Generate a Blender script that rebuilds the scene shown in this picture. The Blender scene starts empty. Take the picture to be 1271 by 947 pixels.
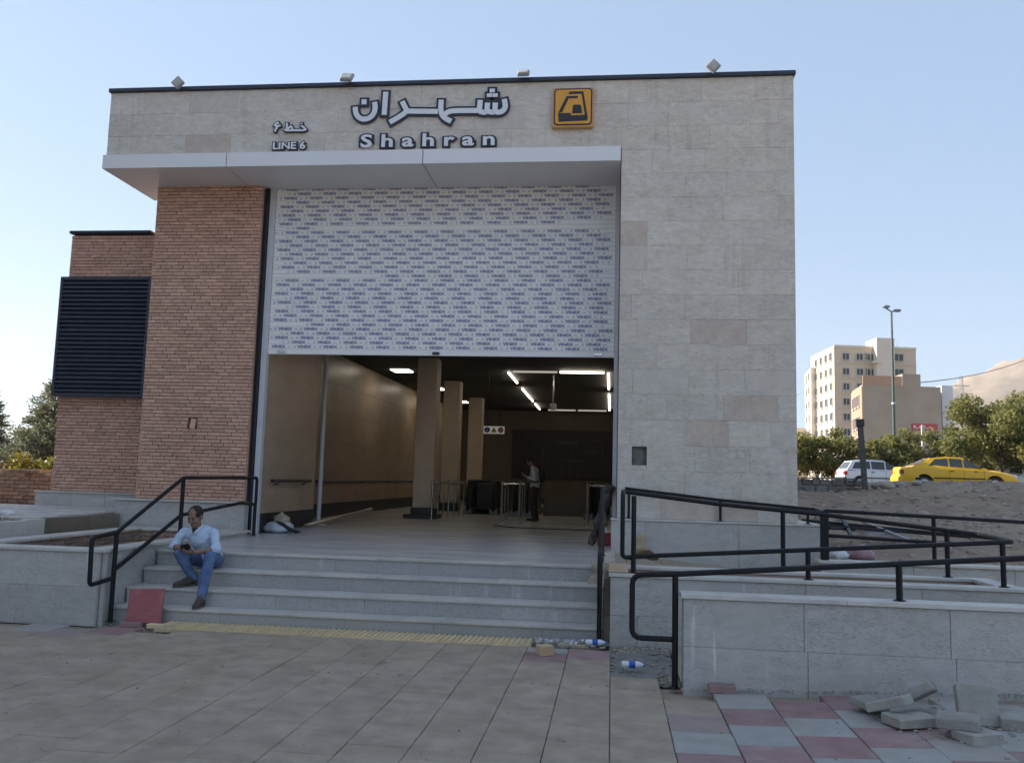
import bpy, bmesh, math, random
from mathutils import Vector, Matrix, noise as mnoise
R = math.radians
rnd = random.Random(7)
S = bpy.context.scene
C = S.collection

# ------------------------------------------------------------------ camera
cam_d = bpy.data.cameras.new('camera'); cam = bpy.data.objects.new('camera', cam_d); C.objects.link(cam)
S.camera = cam
yaw, pit, rol = R(-6.66), R(6.398), R(1.5286)
fwd = Vector((math.sin(yaw)*math.cos(pit), math.cos(yaw)*math.cos(pit), math.sin(pit)))
rt = Vector((math.cos(yaw), -math.sin(yaw), 0)); up = rt.cross(fwd)
r2 = math.cos(rol)*rt + math.sin(rol)*up; u2 = -math.sin(rol)*rt + math.cos(rol)*up
cam.matrix_world = Matrix(((r2.x, u2.x, -fwd.x, 0), (r2.y, u2.y, -fwd.y, 0), (r2.z, u2.z, -fwd.z, 1.79), (0, 0, 0, 1)))
cam_d.sensor_width = 36; cam_d.lens = 36*1080.085/1271
cam_d.clip_start = 0.05; cam_d.clip_end = 20000

# ------------------------------------------------------------------ world, sun, exposure
SUN_AZ, SUN_EL = R(-80), R(27)          # azimuth from +Y, negative = left of the camera axis
W = bpy.data.worlds.new('World'); S.world = W; W.use_nodes = True
nt = W.node_tree; nt.nodes.clear()
sky = nt.nodes.new('ShaderNodeTexSky'); sky.sky_type = 'NISHITA'; sky.sun_disc = False
sky.sun_elevation = SUN_EL; sky.sun_rotation = SUN_AZ
sky.altitude = 1300; sky.air_density = 1.15; sky.dust_density = 0.5; sky.ozone_density = 1.6
bg = nt.nodes.new('ShaderNodeBackground'); bg.inputs['Strength'].default_value = 0.12
wo = nt.nodes.new('ShaderNodeOutputWorld')
bw = nt.nodes.new('ShaderNodeRGBToBW'); hz = nt.nodes.new('ShaderNodeMix'); hz.data_type = 'RGBA'; hz.inputs['Factor'].default_value = .08    # hazy, paler sky
nt.links.new(sky.outputs[0], bw.inputs[0]); nt.links.new(sky.outputs[0], hz.inputs['A']); nt.links.new(bw.outputs[0], hz.inputs['B']); hz2 = nt.nodes.new('ShaderNodeMix'); hz2.data_type = 'RGBA'; hz2.inputs['Factor'].default_value = .72; hz2.inputs['B'].default_value = (1.32, 1.83, 2.62, 1)   # even haze over the whole sky
nt.links.new(hz.outputs['Result'], hz2.inputs['A']); nt.links.new(hz2.outputs['Result'], bg.inputs['Color']); nt.links.new(bg.outputs[0], wo.inputs['Surface'])
sun_d = bpy.data.lights.new('sun', 'SUN'); sun = bpy.data.objects.new('sun', sun_d); C.objects.link(sun)
sun_d.energy = 5.0; sun_d.angle = R(0.53); sun_d.color = (1, .90, .76)
sd = Vector((math.sin(SUN_AZ)*math.cos(SUN_EL), math.cos(SUN_AZ)*math.cos(SUN_EL), math.sin(SUN_EL)))
sun.rotation_euler = sd.to_track_quat('Z', 'Y').to_euler()
S.view_settings.view_transform = 'Standard'; S.view_settings.look = 'None'
S.view_settings.exposure = 1.32; S.view_settings.gamma = 1

# ------------------------------------------------------------------ materials
MATS = {}
def mat(name, col, rough=.75, v=.12, scale=2.0, bump=0., bscale=40., metal=0., rndv=0., col2=None, c2scale=1.2, c2amt=.5, c2w=.12, emit=None, estr=0., stretch=None, spec=None, trans=0., fleck=0., fscale=(22, 22, 90), ft=.60, drip=0., dth=.62):
    if name in MATS: return MATS[name]
    m = bpy.data.materials.new(name); m.use_nodes = True; MATS[name] = m
    n = m.node_tree.nodes; l = m.node_tree.links; b = n['Principled BSDF']
    b.inputs['Roughness'].default_value = rough; b.inputs['Metallic'].default_value = metal
    if spec is not None: b.inputs['Specular IOR Level'].default_value = spec
    geo = n.new('ShaderNodeNewGeometry'); pos = geo.outputs['Position']
    if stretch:
        mp = n.new('ShaderNodeMapping'); mp.inputs['Scale'].default_value = stretch; l.new(pos, mp.inputs['Vector']); pos = mp.outputs[0]
    def nz(s, det=6, ro=.6):
        t = n.new('ShaderNodeTexNoise'); t.inputs['Scale'].default_value = s; t.inputs['Detail'].default_value = det; t.inputs['Roughness'].default_value = ro
        l.new(pos, t.inputs['Vector']); return t.outputs['Fac']
    def rng(src, a, bb, c, d):
        r = n.new('ShaderNodeMapRange'); l.new(src, r.inputs[0])
        for i, x in enumerate((a, bb, c, d)): r.inputs[i+1].default_value = x
        return r.outputs[0]
    fac = rng(nz(scale), .25, .75, 1-v, 1+v)
    if rndv:
        oi = n.new('ShaderNodeObjectInfo'); ad = n.new('ShaderNodeMath'); ad.operation = 'ADD'
        l.new(oi.outputs['Random'], ad.inputs[0]); l.new(geo.outputs['Random Per Island'], ad.inputs[1])
        fr = n.new('ShaderNodeMath'); fr.operation = 'FRACT'; l.new(ad.outputs[0], fr.inputs[0])
        rr = rng(fr.outputs[0], 0, 1, 1-rndv, 1+rndv)
        mu = n.new('ShaderNodeMath'); mu.operation = 'MULTIPLY'; l.new(fac, mu.inputs[0]); l.new(rr, mu.inputs[1]); fac = mu.outputs[0]
    if fleck:                                    # chiselled tooling marks: short dark dashes, also in relief
        fm = n.new('ShaderNodeMapping'); fm.inputs['Scale'].default_value = fscale; l.new(geo.outputs['Position'], fm.inputs['Vector'])
        fn = n.new('ShaderNodeTexNoise'); fn.inputs['Scale'].default_value = 1; fn.inputs['Detail'].default_value = 3; l.new(fm.outputs[0], fn.inputs['Vector'])
        big = n.new('ShaderNodeTexNoise'); big.inputs['Scale'].default_value = 1.7; big.inputs['Detail'].default_value = 3; l.new(geo.outputs['Position'], big.inputs['Vector'])
        am = n.new('ShaderNodeMath'); am.operation = 'MULTIPLY'; l.new(rng(fn.outputs['Fac'], ft, ft+.1, 0, fleck), am.inputs[0]); l.new(rng(big.outputs['Fac'], .38, .62, .15, 1), am.inputs[1])
        sb = n.new('ShaderNodeMath'); sb.operation = 'SUBTRACT'; l.new(fac, sb.inputs[0]); l.new(am.outputs[0], sb.inputs[1]); fac = sb.outputs[0]
    if drip:                                     # run-off streaks: pale lime (positive) or dirt (negative)
        dm = n.new('ShaderNodeMapping'); dm.inputs['Scale'].default_value = (11, 11, .55); l.new(geo.outputs['Position'], dm.inputs['Vector'])
        dn = n.new('ShaderNodeTexNoise'); dn.inputs['Scale'].default_value = 1; dn.inputs['Detail'].default_value = 4; l.new(dm.outputs[0], dn.inputs['Vector'])
        d2 = n.new('ShaderNodeTexNoise'); d2.inputs['Scale'].default_value = .9; d2.inputs['Detail'].default_value = 2; l.new(geo.outputs['Position'], d2.inputs['Vector'])
        dm2 = n.new('ShaderNodeMath'); dm2.operation = 'MULTIPLY'; l.new(rng(dn.outputs['Fac'], dth, dth+.08, 0, drip), dm2.inputs[0]); l.new(rng(d2.outputs['Fac'], .48, .62, 0, 1), dm2.inputs[1])
        ad2 = n.new('ShaderNodeMath'); l.new(fac, ad2.inputs[0]); l.new(dm2.outputs[0], ad2.inputs[1]); fac = ad2.outputs[0]
    src = None
    if col2 is not None:
        mx = n.new('ShaderNodeMix'); mx.data_type = 'RGBA'
        mx.inputs['A'].default_value = (*col, 1); mx.inputs['B'].default_value = (*col2, 1)
        l.new(rng(nz(c2scale, 8, .65), c2amt-c2w, c2amt+c2w, 0, 1), mx.inputs['Factor']); src = mx.outputs['Result']
    vm = n.new('ShaderNodeVectorMath'); vm.operation = 'SCALE'
    if src: l.new(src, vm.inputs[0])
    else: vm.inputs[0].default_value = col
    l.new(fac, vm.inputs['Scale']); l.new(vm.outputs[0], b.inputs['Base Color'])
    if bump:
        bp = n.new('ShaderNodeBump'); bp.inputs['Strength'].default_value = bump; bp.inputs['Distance'].default_value = .02
        l.new(nz(bscale, 5), bp.inputs['Height']); l.new(bp.outputs[0], b.inputs['Normal'])
    if emit: b.inputs['Emission Color'].default_value = (*emit, 1); b.inputs['Emission Strength'].default_value = estr
    if trans:
        b.inputs['Transmission Weight'].default_value = trans
    return m

STONE = mat('travertine', (.73, .665, .59), .85, .13, 9, 1.0, 38, rndv=.05, col2=(.63, .55, .46), c2scale=2.6, c2amt=.58, c2w=.2, stretch=(1, 1, 2.2), fleck=.22, fscale=(16, 16, 55), ft=.57, drip=-.10, dth=.55)
STONE_COOL = mat('travertine_pale', (.73, .665, .595), .85, .13, 9, 1.1, 42, rndv=.04, col2=(.62, .545, .46), c2scale=2.8, c2amt=.58, c2w=.2, stretch=(1, 1, 2.4), fleck=.26, fscale=(16, 16, 55), ft=.56, drip=-.10, dth=.55)
STONE_PINK = mat('travertine_pink', (.645, .55, .465), .85, .12, 8, 1.0, 42, col2=(.54, .45, .385), c2scale=2.4, c2w=.2)
STONE_GREY = mat('travertine_grey', (.63, .57, .505), .85, .12, 8, 1.0, 42)
GREYST = mat('grey_stone', (.50, .475, .44), .75, .12, 6, .6, 60, rndv=.06, col2=(.53, .515, .49), c2scale=1.9, c2amt=.56, stretch=(1, 1, 2.2), fleck=.30, fscale=(26, 26, 150), ft=.52, drip=.45)
GREYCAP = mat('grey_stone_cap', (.58, .545, .50), .7, .08, 6, .15, 60, rndv=.05, col2=(.43, .42, .40), c2scale=2.2, c2amt=.6)
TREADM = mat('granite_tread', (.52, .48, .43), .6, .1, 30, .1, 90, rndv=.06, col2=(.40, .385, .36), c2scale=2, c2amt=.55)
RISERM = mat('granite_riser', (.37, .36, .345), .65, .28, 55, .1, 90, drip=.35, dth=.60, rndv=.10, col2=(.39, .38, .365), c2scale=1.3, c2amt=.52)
FLOORM = mat('polished_floor', (.56, .54, .52), .26, .16, 2.2, .03, 9, rndv=.05, col2=(.45, .44, .43), c2scale=3.5, c2amt=.5, stretch=(.35, 1, 1))
BRICK = mat('brick', (.60, .35, .255), .88, .12, 12, .4, 90, rndv=.15, col2=(.62, .38, .28), c2scale=.7, c2amt=.5)
MORTAR = mat('mortar', (.42, .30, .245), .95, .1, 20, .3, 80)
OLDBRICK = mat('old_brick', (.30, .21, .165), .9, .2, 8, .5, 60, rndv=.25)
NAVY = mat('navy_metal', (.022, .028, .05), .45, .1, 4)
LOUVRE = mat('louvre_metal', (.045, .053, .075), .5, .15, 4, rndv=.12)
BLACKM = mat('black_paint', (.008, .008, .010), .5, .25, 9, .05, 60, spec=.3)
ALU = mat('aluminium_panel', (.76, .75, .75), .38, .03, 1.5)
ALUJ = mat('white_jamb', (.58, .58, .62), .5, .06, 5)
SLATM = mat('shutter_slat', (.87, .85, .82), .45, .04, 3, rndv=.03)
VBLUE = mat('print_blue', (.012, .03, .24), .5, .1, 3)
VGREY = mat('print_grey', (.24, .26, .38), .5, .1, 3)
LETW = mat('letter_white', (.74, .75, .78), .45, .03, 3)
LETB = mat('letter_dark', (.012, .016, .032), .45, .1, 3)
LOGOY = mat('logo_yellow', (.72, .33, .035), .5, .05, 6)
LOGOP = mat('logo_plate', (.60, .30, .10), .5, .05, 6)
LOGOK = mat('logo_black', (.015, .016, .022), .5, .1, 3)
STEEL = mat('stainless', (.55, .55, .55), .25, .05, 6, metal=1)
DARKP = mat('dark_plastic', (.018, .018, .02), .4, .1, 5)
RUBBER = mat('rubber', (.012, .012, .012), .6, .1, 5)
WARMW = mat('hall_stone', (.43, .335, .245), .35, .10, 2, .05, 20, rndv=.06, col2=(.36, .275, .20), c2scale=1.2, stretch=(1, 1, 2))
WARMB = mat('hall_backing', (.16, .125, .09), .5, .08, 2)
COLM = mat('column_stone', (.56, .46, .36), .5, .10, 3, .05, 30, rndv=.05)
SKIRT = mat('dark_skirting', (.022, .024, .03), .35, .1, 3)
CEILM = mat('dark_ceiling', (.045, .042, .040), .8, .1, 2)
BACKW = mat('back_wall', (.13, .105, .08), .6, .1, 2, rndv=.05)
LAMPW = mat('lamp_tube', (.8, .8, .75), .5, 0, 1, emit=(1, .90, .72), estr=3.2)
LAMPD = mat('lamp_tube_dim', (.6, .6, .55), .5, 0, 1, emit=(1, .92, .78), estr=.16)
PAVE = mat('paver_grey', (.355, .345, .325), .85, .10, 5, .35, 70, rndv=.07, col2=(.33, .29, .24), c2scale=1.6, c2amt=.56)
PAVED = mat('paver_dusty', (.40, .325, .245), .95, .22, 4, .6, 40, rndv=.04, col2=(.315, .25, .185), c2scale=1.5, c2w=.2, c2amt=.5)
PAVER = mat('paver_red', (.29, .165, .16), .85, .14, 6, .35, 70, rndv=.08, col2=(.33, .235, .215), c2scale=2.2, c2amt=.54)
PAVERD = mat('paver_red_dusty', (.32, .23, .21), .9, .1, 3, .35, 60, rndv=.05, col2=(.29, .25, .22), c2scale=1, c2amt=.5)
TACT = mat('tactile_yellow', (.66, .50, .29), .85, .10, 8, .2, 60, rndv=.08, col2=(.50, .40, .27), c2scale=2.5, c2amt=.62)
DIRT = mat('dirt', (.30, .225, .16), .97, .2, 1.5, .9, 18, col2=(.235, .17, .12), c2scale=.9, c2amt=.5)
SAND = mat('cement_dirt', (.24, .235, .21), .95, .18, 7, .8, 45, col2=(.17, .16, .14), c2scale=3, c2amt=.55)
ROCKM = mat('rock', (.32, .275, .225), .93, .15, 4, .6, 20, rndv=.25)
BLOCKM = mat('concrete_block', (.34, .325, .285), .9, .12, 9, .5, 60, rndv=.08, col2=(.27, .25, .215), c2scale=4, c2amt=.55)
KERBM = mat('brown_kerb', (.20, .165, .125), .85, .15, 5, .3, 40, rndv=.18)
BARK = mat('bark', (.10, .075, .055), .95, .2, 8, .5, 40)
CARDB = mat('cardboard', (.42, .33, .22), .9, .1, 8, .2, 30)
PAPER = mat('sack_paper', (.36, .31, .235), .95, .12, 8, .3, 30)
def leafmat(name, a, b, tr=.25):
    if name in MATS: return MATS[name]
    m = mat(name, a, .6, .15, 3, rndv=.35, col2=b, c2scale=.9, c2amt=.5)
    n = m.node_tree.nodes; l = m.node_tree.links; pb = n['Principled BSDF']
    tl = n.new('ShaderNodeBsdfTranslucent'); mx = n.new('ShaderNodeMixShader'); mx.inputs[0].default_value = tr
    src = pb.inputs['Base Color'].links[0].from_socket; l.new(src, tl.inputs['Color'])
    l.new(pb.outputs[0], mx.inputs[1]); l.new(tl.outputs[0], mx.inputs[2]); l.new(mx.outputs[0], n['Material Output'].inputs['Surface'])
    return m
LEAF = leafmat('street_leaf', (.225, .215, .07), (.165, .175, .055), .62)
LEAFY = leafmat('yellow_leaf', (.24, .21, .03), (.15, .16, .03), .35)
NEEDLE = leafmat('pine_needle', (.17, .175, .11), (.13, .14, .085), .4)

# ------------------------------------------------------------------ mesh helpers
ORG = {}
def org(o): return ORG.get(o.name, Vector((0, 0, 0))) if o else Vector((0, 0, 0))
def props(o, label=None, cat=None, group=None, kind=None):
    if label: o['label'] = label
    if cat: o['category'] = cat
    if group: o['group'] = group
    if kind: o['kind'] = kind
    return o
def empty(name, loc, label, cat, group=None):
    o = bpy.data.objects.new(name, None); C.objects.link(o); o.location = loc; o.empty_display_size = .2
    ORG[o.name] = Vector(loc); return props(o, label, cat, group)

class MB:
    def __init__(s): s.v = []; s.f = []; s.m = []; s.mi = 0
    def add(s, vs, fs):
        b = len(s.v); s.v += [Vector(p) for p in vs]; s.f += [tuple(i+b for i in f) for f in fs]; s.m += [s.mi]*len(fs); return s
    def box(s, x0, x1, y0, y1, z0, z1, mtx=None):
        p = [(x, y, z) for z in (z0, z1) for y in (y0, y1) for x in (x0, x1)]
        if mtx: p = [mtx @ Vector(q) for q in p]
        return s.add(p, [(0, 2, 3, 1), (4, 5, 7, 6), (0, 1, 5, 4), (2, 6, 7, 3), (0, 4, 6, 2), (1, 3, 7, 5)])
    def cbox(s, x0, x1, y0, y1, z0, z1, c=.006, mtx=None):      # box chamfered on all edges
        V = []; F = []; idx = {}
        X = (x0, x1); Y = (y0, y1); Z = (z0, z1)
        for a in (0, 1):
            for b in (0, 1):
                for d in (0, 1):
                    sx, sy, sz = (1, -1)[a]*c, (1, -1)[b]*c, (1, -1)[d]*c
                    for k, p in enumerate(((X[a], Y[b]+sy, Z[d]+sz), (X[a]+sx, Y[b], Z[d]+sz), (X[a]+sx, Y[b]+sy, Z[d]))):
                        idx[(a, b, d, k)] = len(V); V.append(p)
        bm = bmesh.new(); vs = [bm.verts.new(p) for p in V]
        h = bmesh.ops.convex_hull(bm, input=vs)
        bm.verts.index_update(); co = [mtx @ v.co if mtx else v.co.copy() for v in bm.verts]
        fs = [[v.index for v in f.verts] for f in bm.faces]; bm.free()
        return s.add(co, fs)
    def slab(s, x0, x1, z0, z1, yf, d, c=.005):                  # stone facing -Y with chamfered front edge
        v = [(x0, yf+d, z0), (x1, yf+d, z0), (x1, yf+d, z1), (x0, yf+d, z1),
             (x0, yf+c, z0), (x1, yf+c, z0), (x1, yf+c, z1), (x0, yf+c, z1),
             (x0+c, yf, z0+c), (x1-c, yf, z0+c), (x1-c, yf, z1-c), (x0+c, yf, z1-c)]
        f = []
        for k in (0, 4):
            for i in range(4): f.append((k+i, k+(i+1) % 4, k+4+(i+1) % 4, k+4+i))
        f.append((8, 9, 10, 11)); return s.add(v, f)
    def prism(s, poly, n, depth):                                # poly: 3D points (planar); extruded along n*depth
        n = Vector(n)*depth; k = len(poly); p = [Vector(q) for q in poly]
        return s.add(p+[q+n for q in p], [tuple(range(k)), tuple(range(2*k-1, k-1, -1))]+[(i, i+k, (i+1) % k+k, (i+1) % k) for i in range(k)])
    def tube(s, pts, r, seg=8, cap=True):
        pts = [Vector(p) for p in pts]; n = len(pts); rr = r if isinstance(r, (list, tuple)) else [r]*n
        t0 = (pts[1]-pts[0]).normalized(); ref = Vector((0, 0, 1)) if abs(t0.z) < .9 else Vector((1, 0, 0))
        u = t0.cross(ref).normalized(); V = []
        for i, p in enumerate(pts):
            a = (p-pts[i-1]).normalized() if i else None; b = (pts[i+1]-p).normalized() if i < n-1 else None
            t = ((a or b)+(b or a))
            t = t.normalized() if t.length > 1e-6 else (a or b)
            u = (u-t*u.dot(t)).normalized(); w = t.cross(u)
            sc = 1/max(.5, t.dot(a)) if a and b else 1
            for k in range(seg):
                an = 2*math.pi*k/seg; V.append(p+(u*math.cos(an)+w*math.sin(an))*rr[i]*(sc if False else 1))
        F = [(i*seg+k, i*seg+(k+1) % seg, (i+1)*seg+(k+1) % seg, (i+1)*seg+k) for i in range(n-1) for k in range(seg)]
        if cap: F += [tuple(reversed(range(seg))), tuple((n-1)*seg+k for k in range(seg))]
        return s.add(V, F)
    def lathe(s, prof, base, axis=(0, 0, 1), seg=16):
        ax = Vector(axis).normalized(); q = Vector((0, 0, 1)).rotation_difference(ax); b = Vector(base); V = []
        for r, z in prof:
            for k in range(seg):
                a = 2*math.pi*k/seg; V.append(b+q @ Vector((r*math.cos(a), r*math.sin(a), z)))
        n = len(prof)
        F = [(i*seg+k, i*seg+(k+1) % seg, (i+1)*seg+(k+1) % seg, (i+1)*seg+k) for i in range(n-1) for k in range(seg)]
        F += [tuple(reversed(range(seg))), tuple((n-1)*seg+k for k in range(seg))]
        return s.add(V, F)
    def ball(s, c, r, seg=12, rings=8, sq=None):
        c = Vector(c); r = Vector(r if isinstance(r, (tuple, list)) else (r, r, r)); V = [c+Vector((0, 0, -r.z))]
        for i in range(1, rings):
            t = math.pi*i/rings-math.pi/2
            for k in range(seg):
                a = 2*math.pi*k/seg; V.append(c+Vector((r.x*math.cos(t)*math.cos(a), r.y*math.cos(t)*math.sin(a), r.z*math.sin(t))))
        V.append(c+Vector((0, 0, r.z))); F = []
        for k in range(seg):
            F.append((0, 1+(k+1) % seg, 1+k)); F.append((len(V)-1, 1+(rings-2)*seg+k, 1+(rings-2)*seg+(k+1) % seg))
        for i in range(rings-2):
            for k in range(seg): F.append((1+i*seg+k, 1+i*seg+(k+1) % seg, 1+(i+1)*seg+(k+1) % seg, 1+(i+1)*seg+k))
        return s.add(V, F)
    def mesh(s, name, mats, off=Vector((0, 0, 0)), smooth=False):
        me = bpy.data.meshes.new(name); me.from_pydata([tuple(p-off) for p in s.v], [], s.f)
        for m in (mats if isinstance(mats, (list, tuple)) else [mats]): me.materials.append(m)
        if any(s.m): me.polygons.foreach_set('material_index', s.m)
        bm = bmesh.new(); bm.from_mesh(me); bmesh.ops.recalc_face_normals(bm, faces=bm.faces); bm.to_mesh(me); bm.free()
        if smooth: me.shade_smooth()
        me.update(); return me
    def build(s, name, mats, parent=None, smooth=False, auto=False, loc=None, **kw):
        o0 = org(parent) if parent else Vector(loc or (0, 0, 0))
        me = s.mesh(name, mats, o0, smooth)
        if auto:
            me.shade_smooth(); me.set_sharp_from_angle(angle=R(35))
        o = bpy.data.objects.new(name, me); C.objects.link(o)
        if parent: o.parent = parent
        else: o.location = o0
        ORG[o.name] = o0; return props(o, **kw)

def put(me, name, parent, loc, rot=None, scale=None, **kw):      # another object on shared mesh data
    o = bpy.data.objects.new(name, me); C.objects.link(o)
    o.location = Vector(loc)-org(parent)
    if rot: o.rotation_euler = rot
    if scale: o.scale = scale
    if parent: o.parent = parent
    ORG[o.name] = Vector(loc); return props(o, **kw)
def copy_tree(o, parent=None):
    c = o.copy(); C.objects.link(c)
    if parent: c.parent = parent
    for ch in list(o.children): copy_tree(ch, c)
    return c
def fillet(pts, r=.05, n=4):
    pts = [Vector(p) for p in pts]; out = [pts[0]]
    for i in range(1, len(pts)-1):
        a, b, c = pts[i-1], pts[i], pts[i+1]; d1 = (a-b); d2 = (c-b); k = min(r, d1.length*.45, d2.length*.45)
        p = b+d1.normalized()*k; q = b+d2.normalized()*k
        for j in range(n+1):
            t = j/n; out.append(p*(1-t)**2+b*2*t*(1-t)+q*t*t)
    return out+[pts[-1]]
def sstep(a, b, x):
    t = max(0., min(1., (x-a)/(b-a))); return t*t*(3-2*t)
def lerp(a, b, t): return a+(b-a)*t
TMP = bpy.data.scenes.new('scratch')
def evaluated(o):
    TMP.collection.objects.link(o); vl = TMP.view_layers[0]; vl.update(); dg = vl.depsgraph
    return bpy.data.meshes.new_from_object(o.evaluated_get(dg))
def text_mesh(body, size, offset=0., extrude=0., align='LEFT', spacing=1.):
    cu = bpy.data.curves.new('text_tmp', 'FONT'); cu.body = body; cu.size = size; cu.offset = offset; cu.extrude = extrude
    cu.align_x = align; cu.resolution_u = 3; cu.space_character = spacing
    o = bpy.data.objects.new('text_tmp', cu); me = evaluated(o)
    V = [v.co.copy() for v in me.vertices]; F = [tuple(p.vertices) for p in me.polygons]
    bpy.data.objects.remove(o); bpy.data.curves.remove(cu); bpy.data.meshes.remove(me); return V, F

# ================================================================== GROUND
def plaza(x):                       # the paving dips in the middle and climbs to the right
    return 0 if x < .7 else .036*(x-.7)
def ground_h(x, y):
    zp = plaza(max(-12, min(14, x)))-.075
    if x > 2.85:                    # dirt yard and bank up to the road
        zr = .72+.3*sstep(13, 26, y)+.98*sstep(26.3, 32.3, y)+.16*sstep(8, 15, x)*sstep(27, 33, y)
        zr -= .42*sstep(33.2, 35.2, y)
        zr -= 1.2*sstep(75, 160, y)
        zr -= .24*(1-sstep(8.2, 9.6, x))*sstep(26.5, 30.5, y)*(1-sstep(33, 35, y))
        n = mnoise.fractal(Vector((x*.55, y*.55, 0)), 1, 2, 4)*.11+mnoise.fractal(Vector((x*2.3, y*2.3, 5)), 1, 2, 4)*.06
        zr += n*sstep(13.3, 15, y)*(1-sstep(36, 40, y))
        t = sstep(12.5, 13.2, y) if x < 7.5 else sstep(9, 13.5, y)
        return lerp(zp, zr, t)
    if x < -7.9:
        zl = .30+.74*sstep(9.6, 11.4, y)-.06*sstep(11.2, 11.9, y)
        n = mnoise.fractal(Vector((x*.9, y*.9, 3)), 1, 2, 4)*.06
        return lerp(zp, zl+n*sstep(11, 13, y)*(1-sstep(40, 80, y)), sstep(9.7, 10.6, y)*sstep(-7.9, -8.25, x) if x > -8.25 else sstep(9.7, 10.6, y))
    return zp if y < 11 else lerp(zp, -.12, sstep(11, 13, y))
def axis(segs):
    out = []
    for a, b, d in segs:
        k = max(1, round((b-a)/d)); out += [a+(b-a)*i/k for i in range(k)]
    return out+[segs[-1][1]]
xs = axis([(-2300, -300, 500), (-300, -40, 40), (-40, -14, 3), (-14, -7, .35), (-7, 2.8, .8), (2.8, 2.9, .1), (2.9, 22, .22), (22, 60, 2), (60, 400, 40), (400, 2300, 475)])
ys = axis([(-800, -100, 350), (-100, -6, 12), (-6, 9, 1), (9, 13, .25), (13, 37, .22), (37, 80, 2), (80, 400, 20), (400, 2300, 475)])
g = MB(); nx = len(xs)
g.v = [Vector((x, y, ground_h(x, y))) for y in ys for x in xs]
g.f = [(j*nx+i, j*nx+i+1, (j+1)*nx+i+1, (j+1)*nx+i) for j in range(len(ys)-1) for i in range(nx-1)]
g.m = [0]*len(g.f)
ground = g.build('ground', DIRT, smooth=True, kind='structure')

# paved plaza: every paver a piece of its own on a bedding sheet
pb = MB(); px = [-12, -6.5, -.5, .7, 6, 14]
for i in range(5):
    a, b = px[i], px[i+1]
    pb.add([(a, -5, plaza(a)-.062), (b, -5, plaza(b)-.062), (b, 10.05, plaza(b)-.062), (a, 10.05, plaza(a)-.062)], [(0, 1, 2, 3)])
plaza_o = pb.build('plaza', PAVED, kind='structure')
TW, TD = .44, .49
def tile_mesh(m, w=TW, d=TD, h=.06, c=.005, gap=.004):
    w = w/2-.0026; d = d/2-.0012; t = MB()
    t.v = [Vector(p) for p in [(-w, -d, -h), (w, -d, -h), (w, d, -h), (-w, d, -h), (-w, -d, -c), (w, -d, -c), (w, d, -c), (-w, d, -c),
           (-w+c, -d+c, 0), (w-c, -d+c, 0), (w-c, d-c, 0), (-w+c, d-c, 0)]]
    t.f = [(k+i, k+(i+1) % 4, k+4+(i+1) % 4, k+4+i) for k in (0, 4) for i in range(4)]+[(8, 9, 10, 11)]; t.m = [0]*9
    return t.mesh('paving_tile', m)
tg, td, tr, trd = tile_mesh(PAVE), tile_mesh(PAVED), tile_mesh(PAVER), tile_mesh(PAVERD)
far_tiles = MB(); ntile = 0
for k in range(-17, 12):
    xc = .01+TW*(k+.5)
    for j in range(-1, 11):
        yc = 9.6-.245-TD*j-(0 if k % 2 else TD/2)
        half = j == -1 and k % 2 == 0
        if half: yc = 9.355+TD/4
        if yc-TD/2 < 3.9 or (yc+TD/2 > 9.62 and not half): continue
        if xc > .5 and yc+TD/2 > 8.06: 
            continue
        if xc > -.0 and yc > 8.4: continue
        if xc > 0 and xc < .6 and yc > 8.15: continue
        if xc < -5.9 and yc > 9.45: continue
        if -5.2 < xc < -5.0 and yc > 9.3: continue       # a paver is missing by the stairs
        jj = round((9.6-yc)/TD*2)
        red = ((jj+k) // 2) % 2 == 0
        dust = mnoise.noise(Vector((xc*.8, yc*.8, 2)))*.8+(.9 if xc < .35 else 0)-(1.1 if xc > .95 else 0)-sstep(8.6, 9.4, yc)*1.2
        if xc < -5.4 and yc > 8.9: dust -= 1
        if xc < .45 and not (yc > 8.9 and (xc < -4.6 or xc > -1.3)): red = False
        if xc < -.9 and (xc > -4.6 or yc < 9.2) or xc < .4 and yc < 8.9: dust = max(dust, .1)
        me = (trd if red and dust < .75 else td) if dust > 0 else (tr if red else tg)
        rot = (rnd.gauss(0, .004), rnd.gauss(0, .004)-(.036 if xc > .7 else 0), rnd.gauss(0, .004))
        if ntile < 300:
            put(me, 'paving_tile', plaza_o, (xc, yc, plaza(xc)+rnd.gauss(0, .002)), rot, (1, .498, 1) if half else None); ntile += 1

st = MB(); st.add([(-300, -300, -.05), (300, -300, -.05), (300, -5, -.05), (-300, -5, -.05)], [(0, 1, 2, 3)])  # unseen pale sheet added behind the camera to bounce sunlight onto the facade
st.build('street', mat('bounce_concrete', (.37, .35, .32), .9, .1, .3, .2, 30), kind='structure')

# cement dirt patch where pavers are still missing, right of the stairs
s = MB(); n = 14
for j in range(n+1):
    for i in range(n+1):
        x = lerp(.0, .64, i/n); y = lerp(8.25, 9.84, j/n)
        s.v.append(Vector((x, y, plaza(x)-.03+.02*mnoise.fractal(Vector((x*5, y*5, 1)), 1, 2, 4)+.035*sstep(9.3, 9.84, y))))
s.f = [(j*(n+1)+i, j*(n+1)+i+1, (j+1)*(n+1)+i+1, (j+1)*(n+1)+i) for j in range(n) for i in range(n)]; s.m = [0]*len(s.f)
s.build('cement_dirt', SAND, smooth=True, kind='structure')

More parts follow.
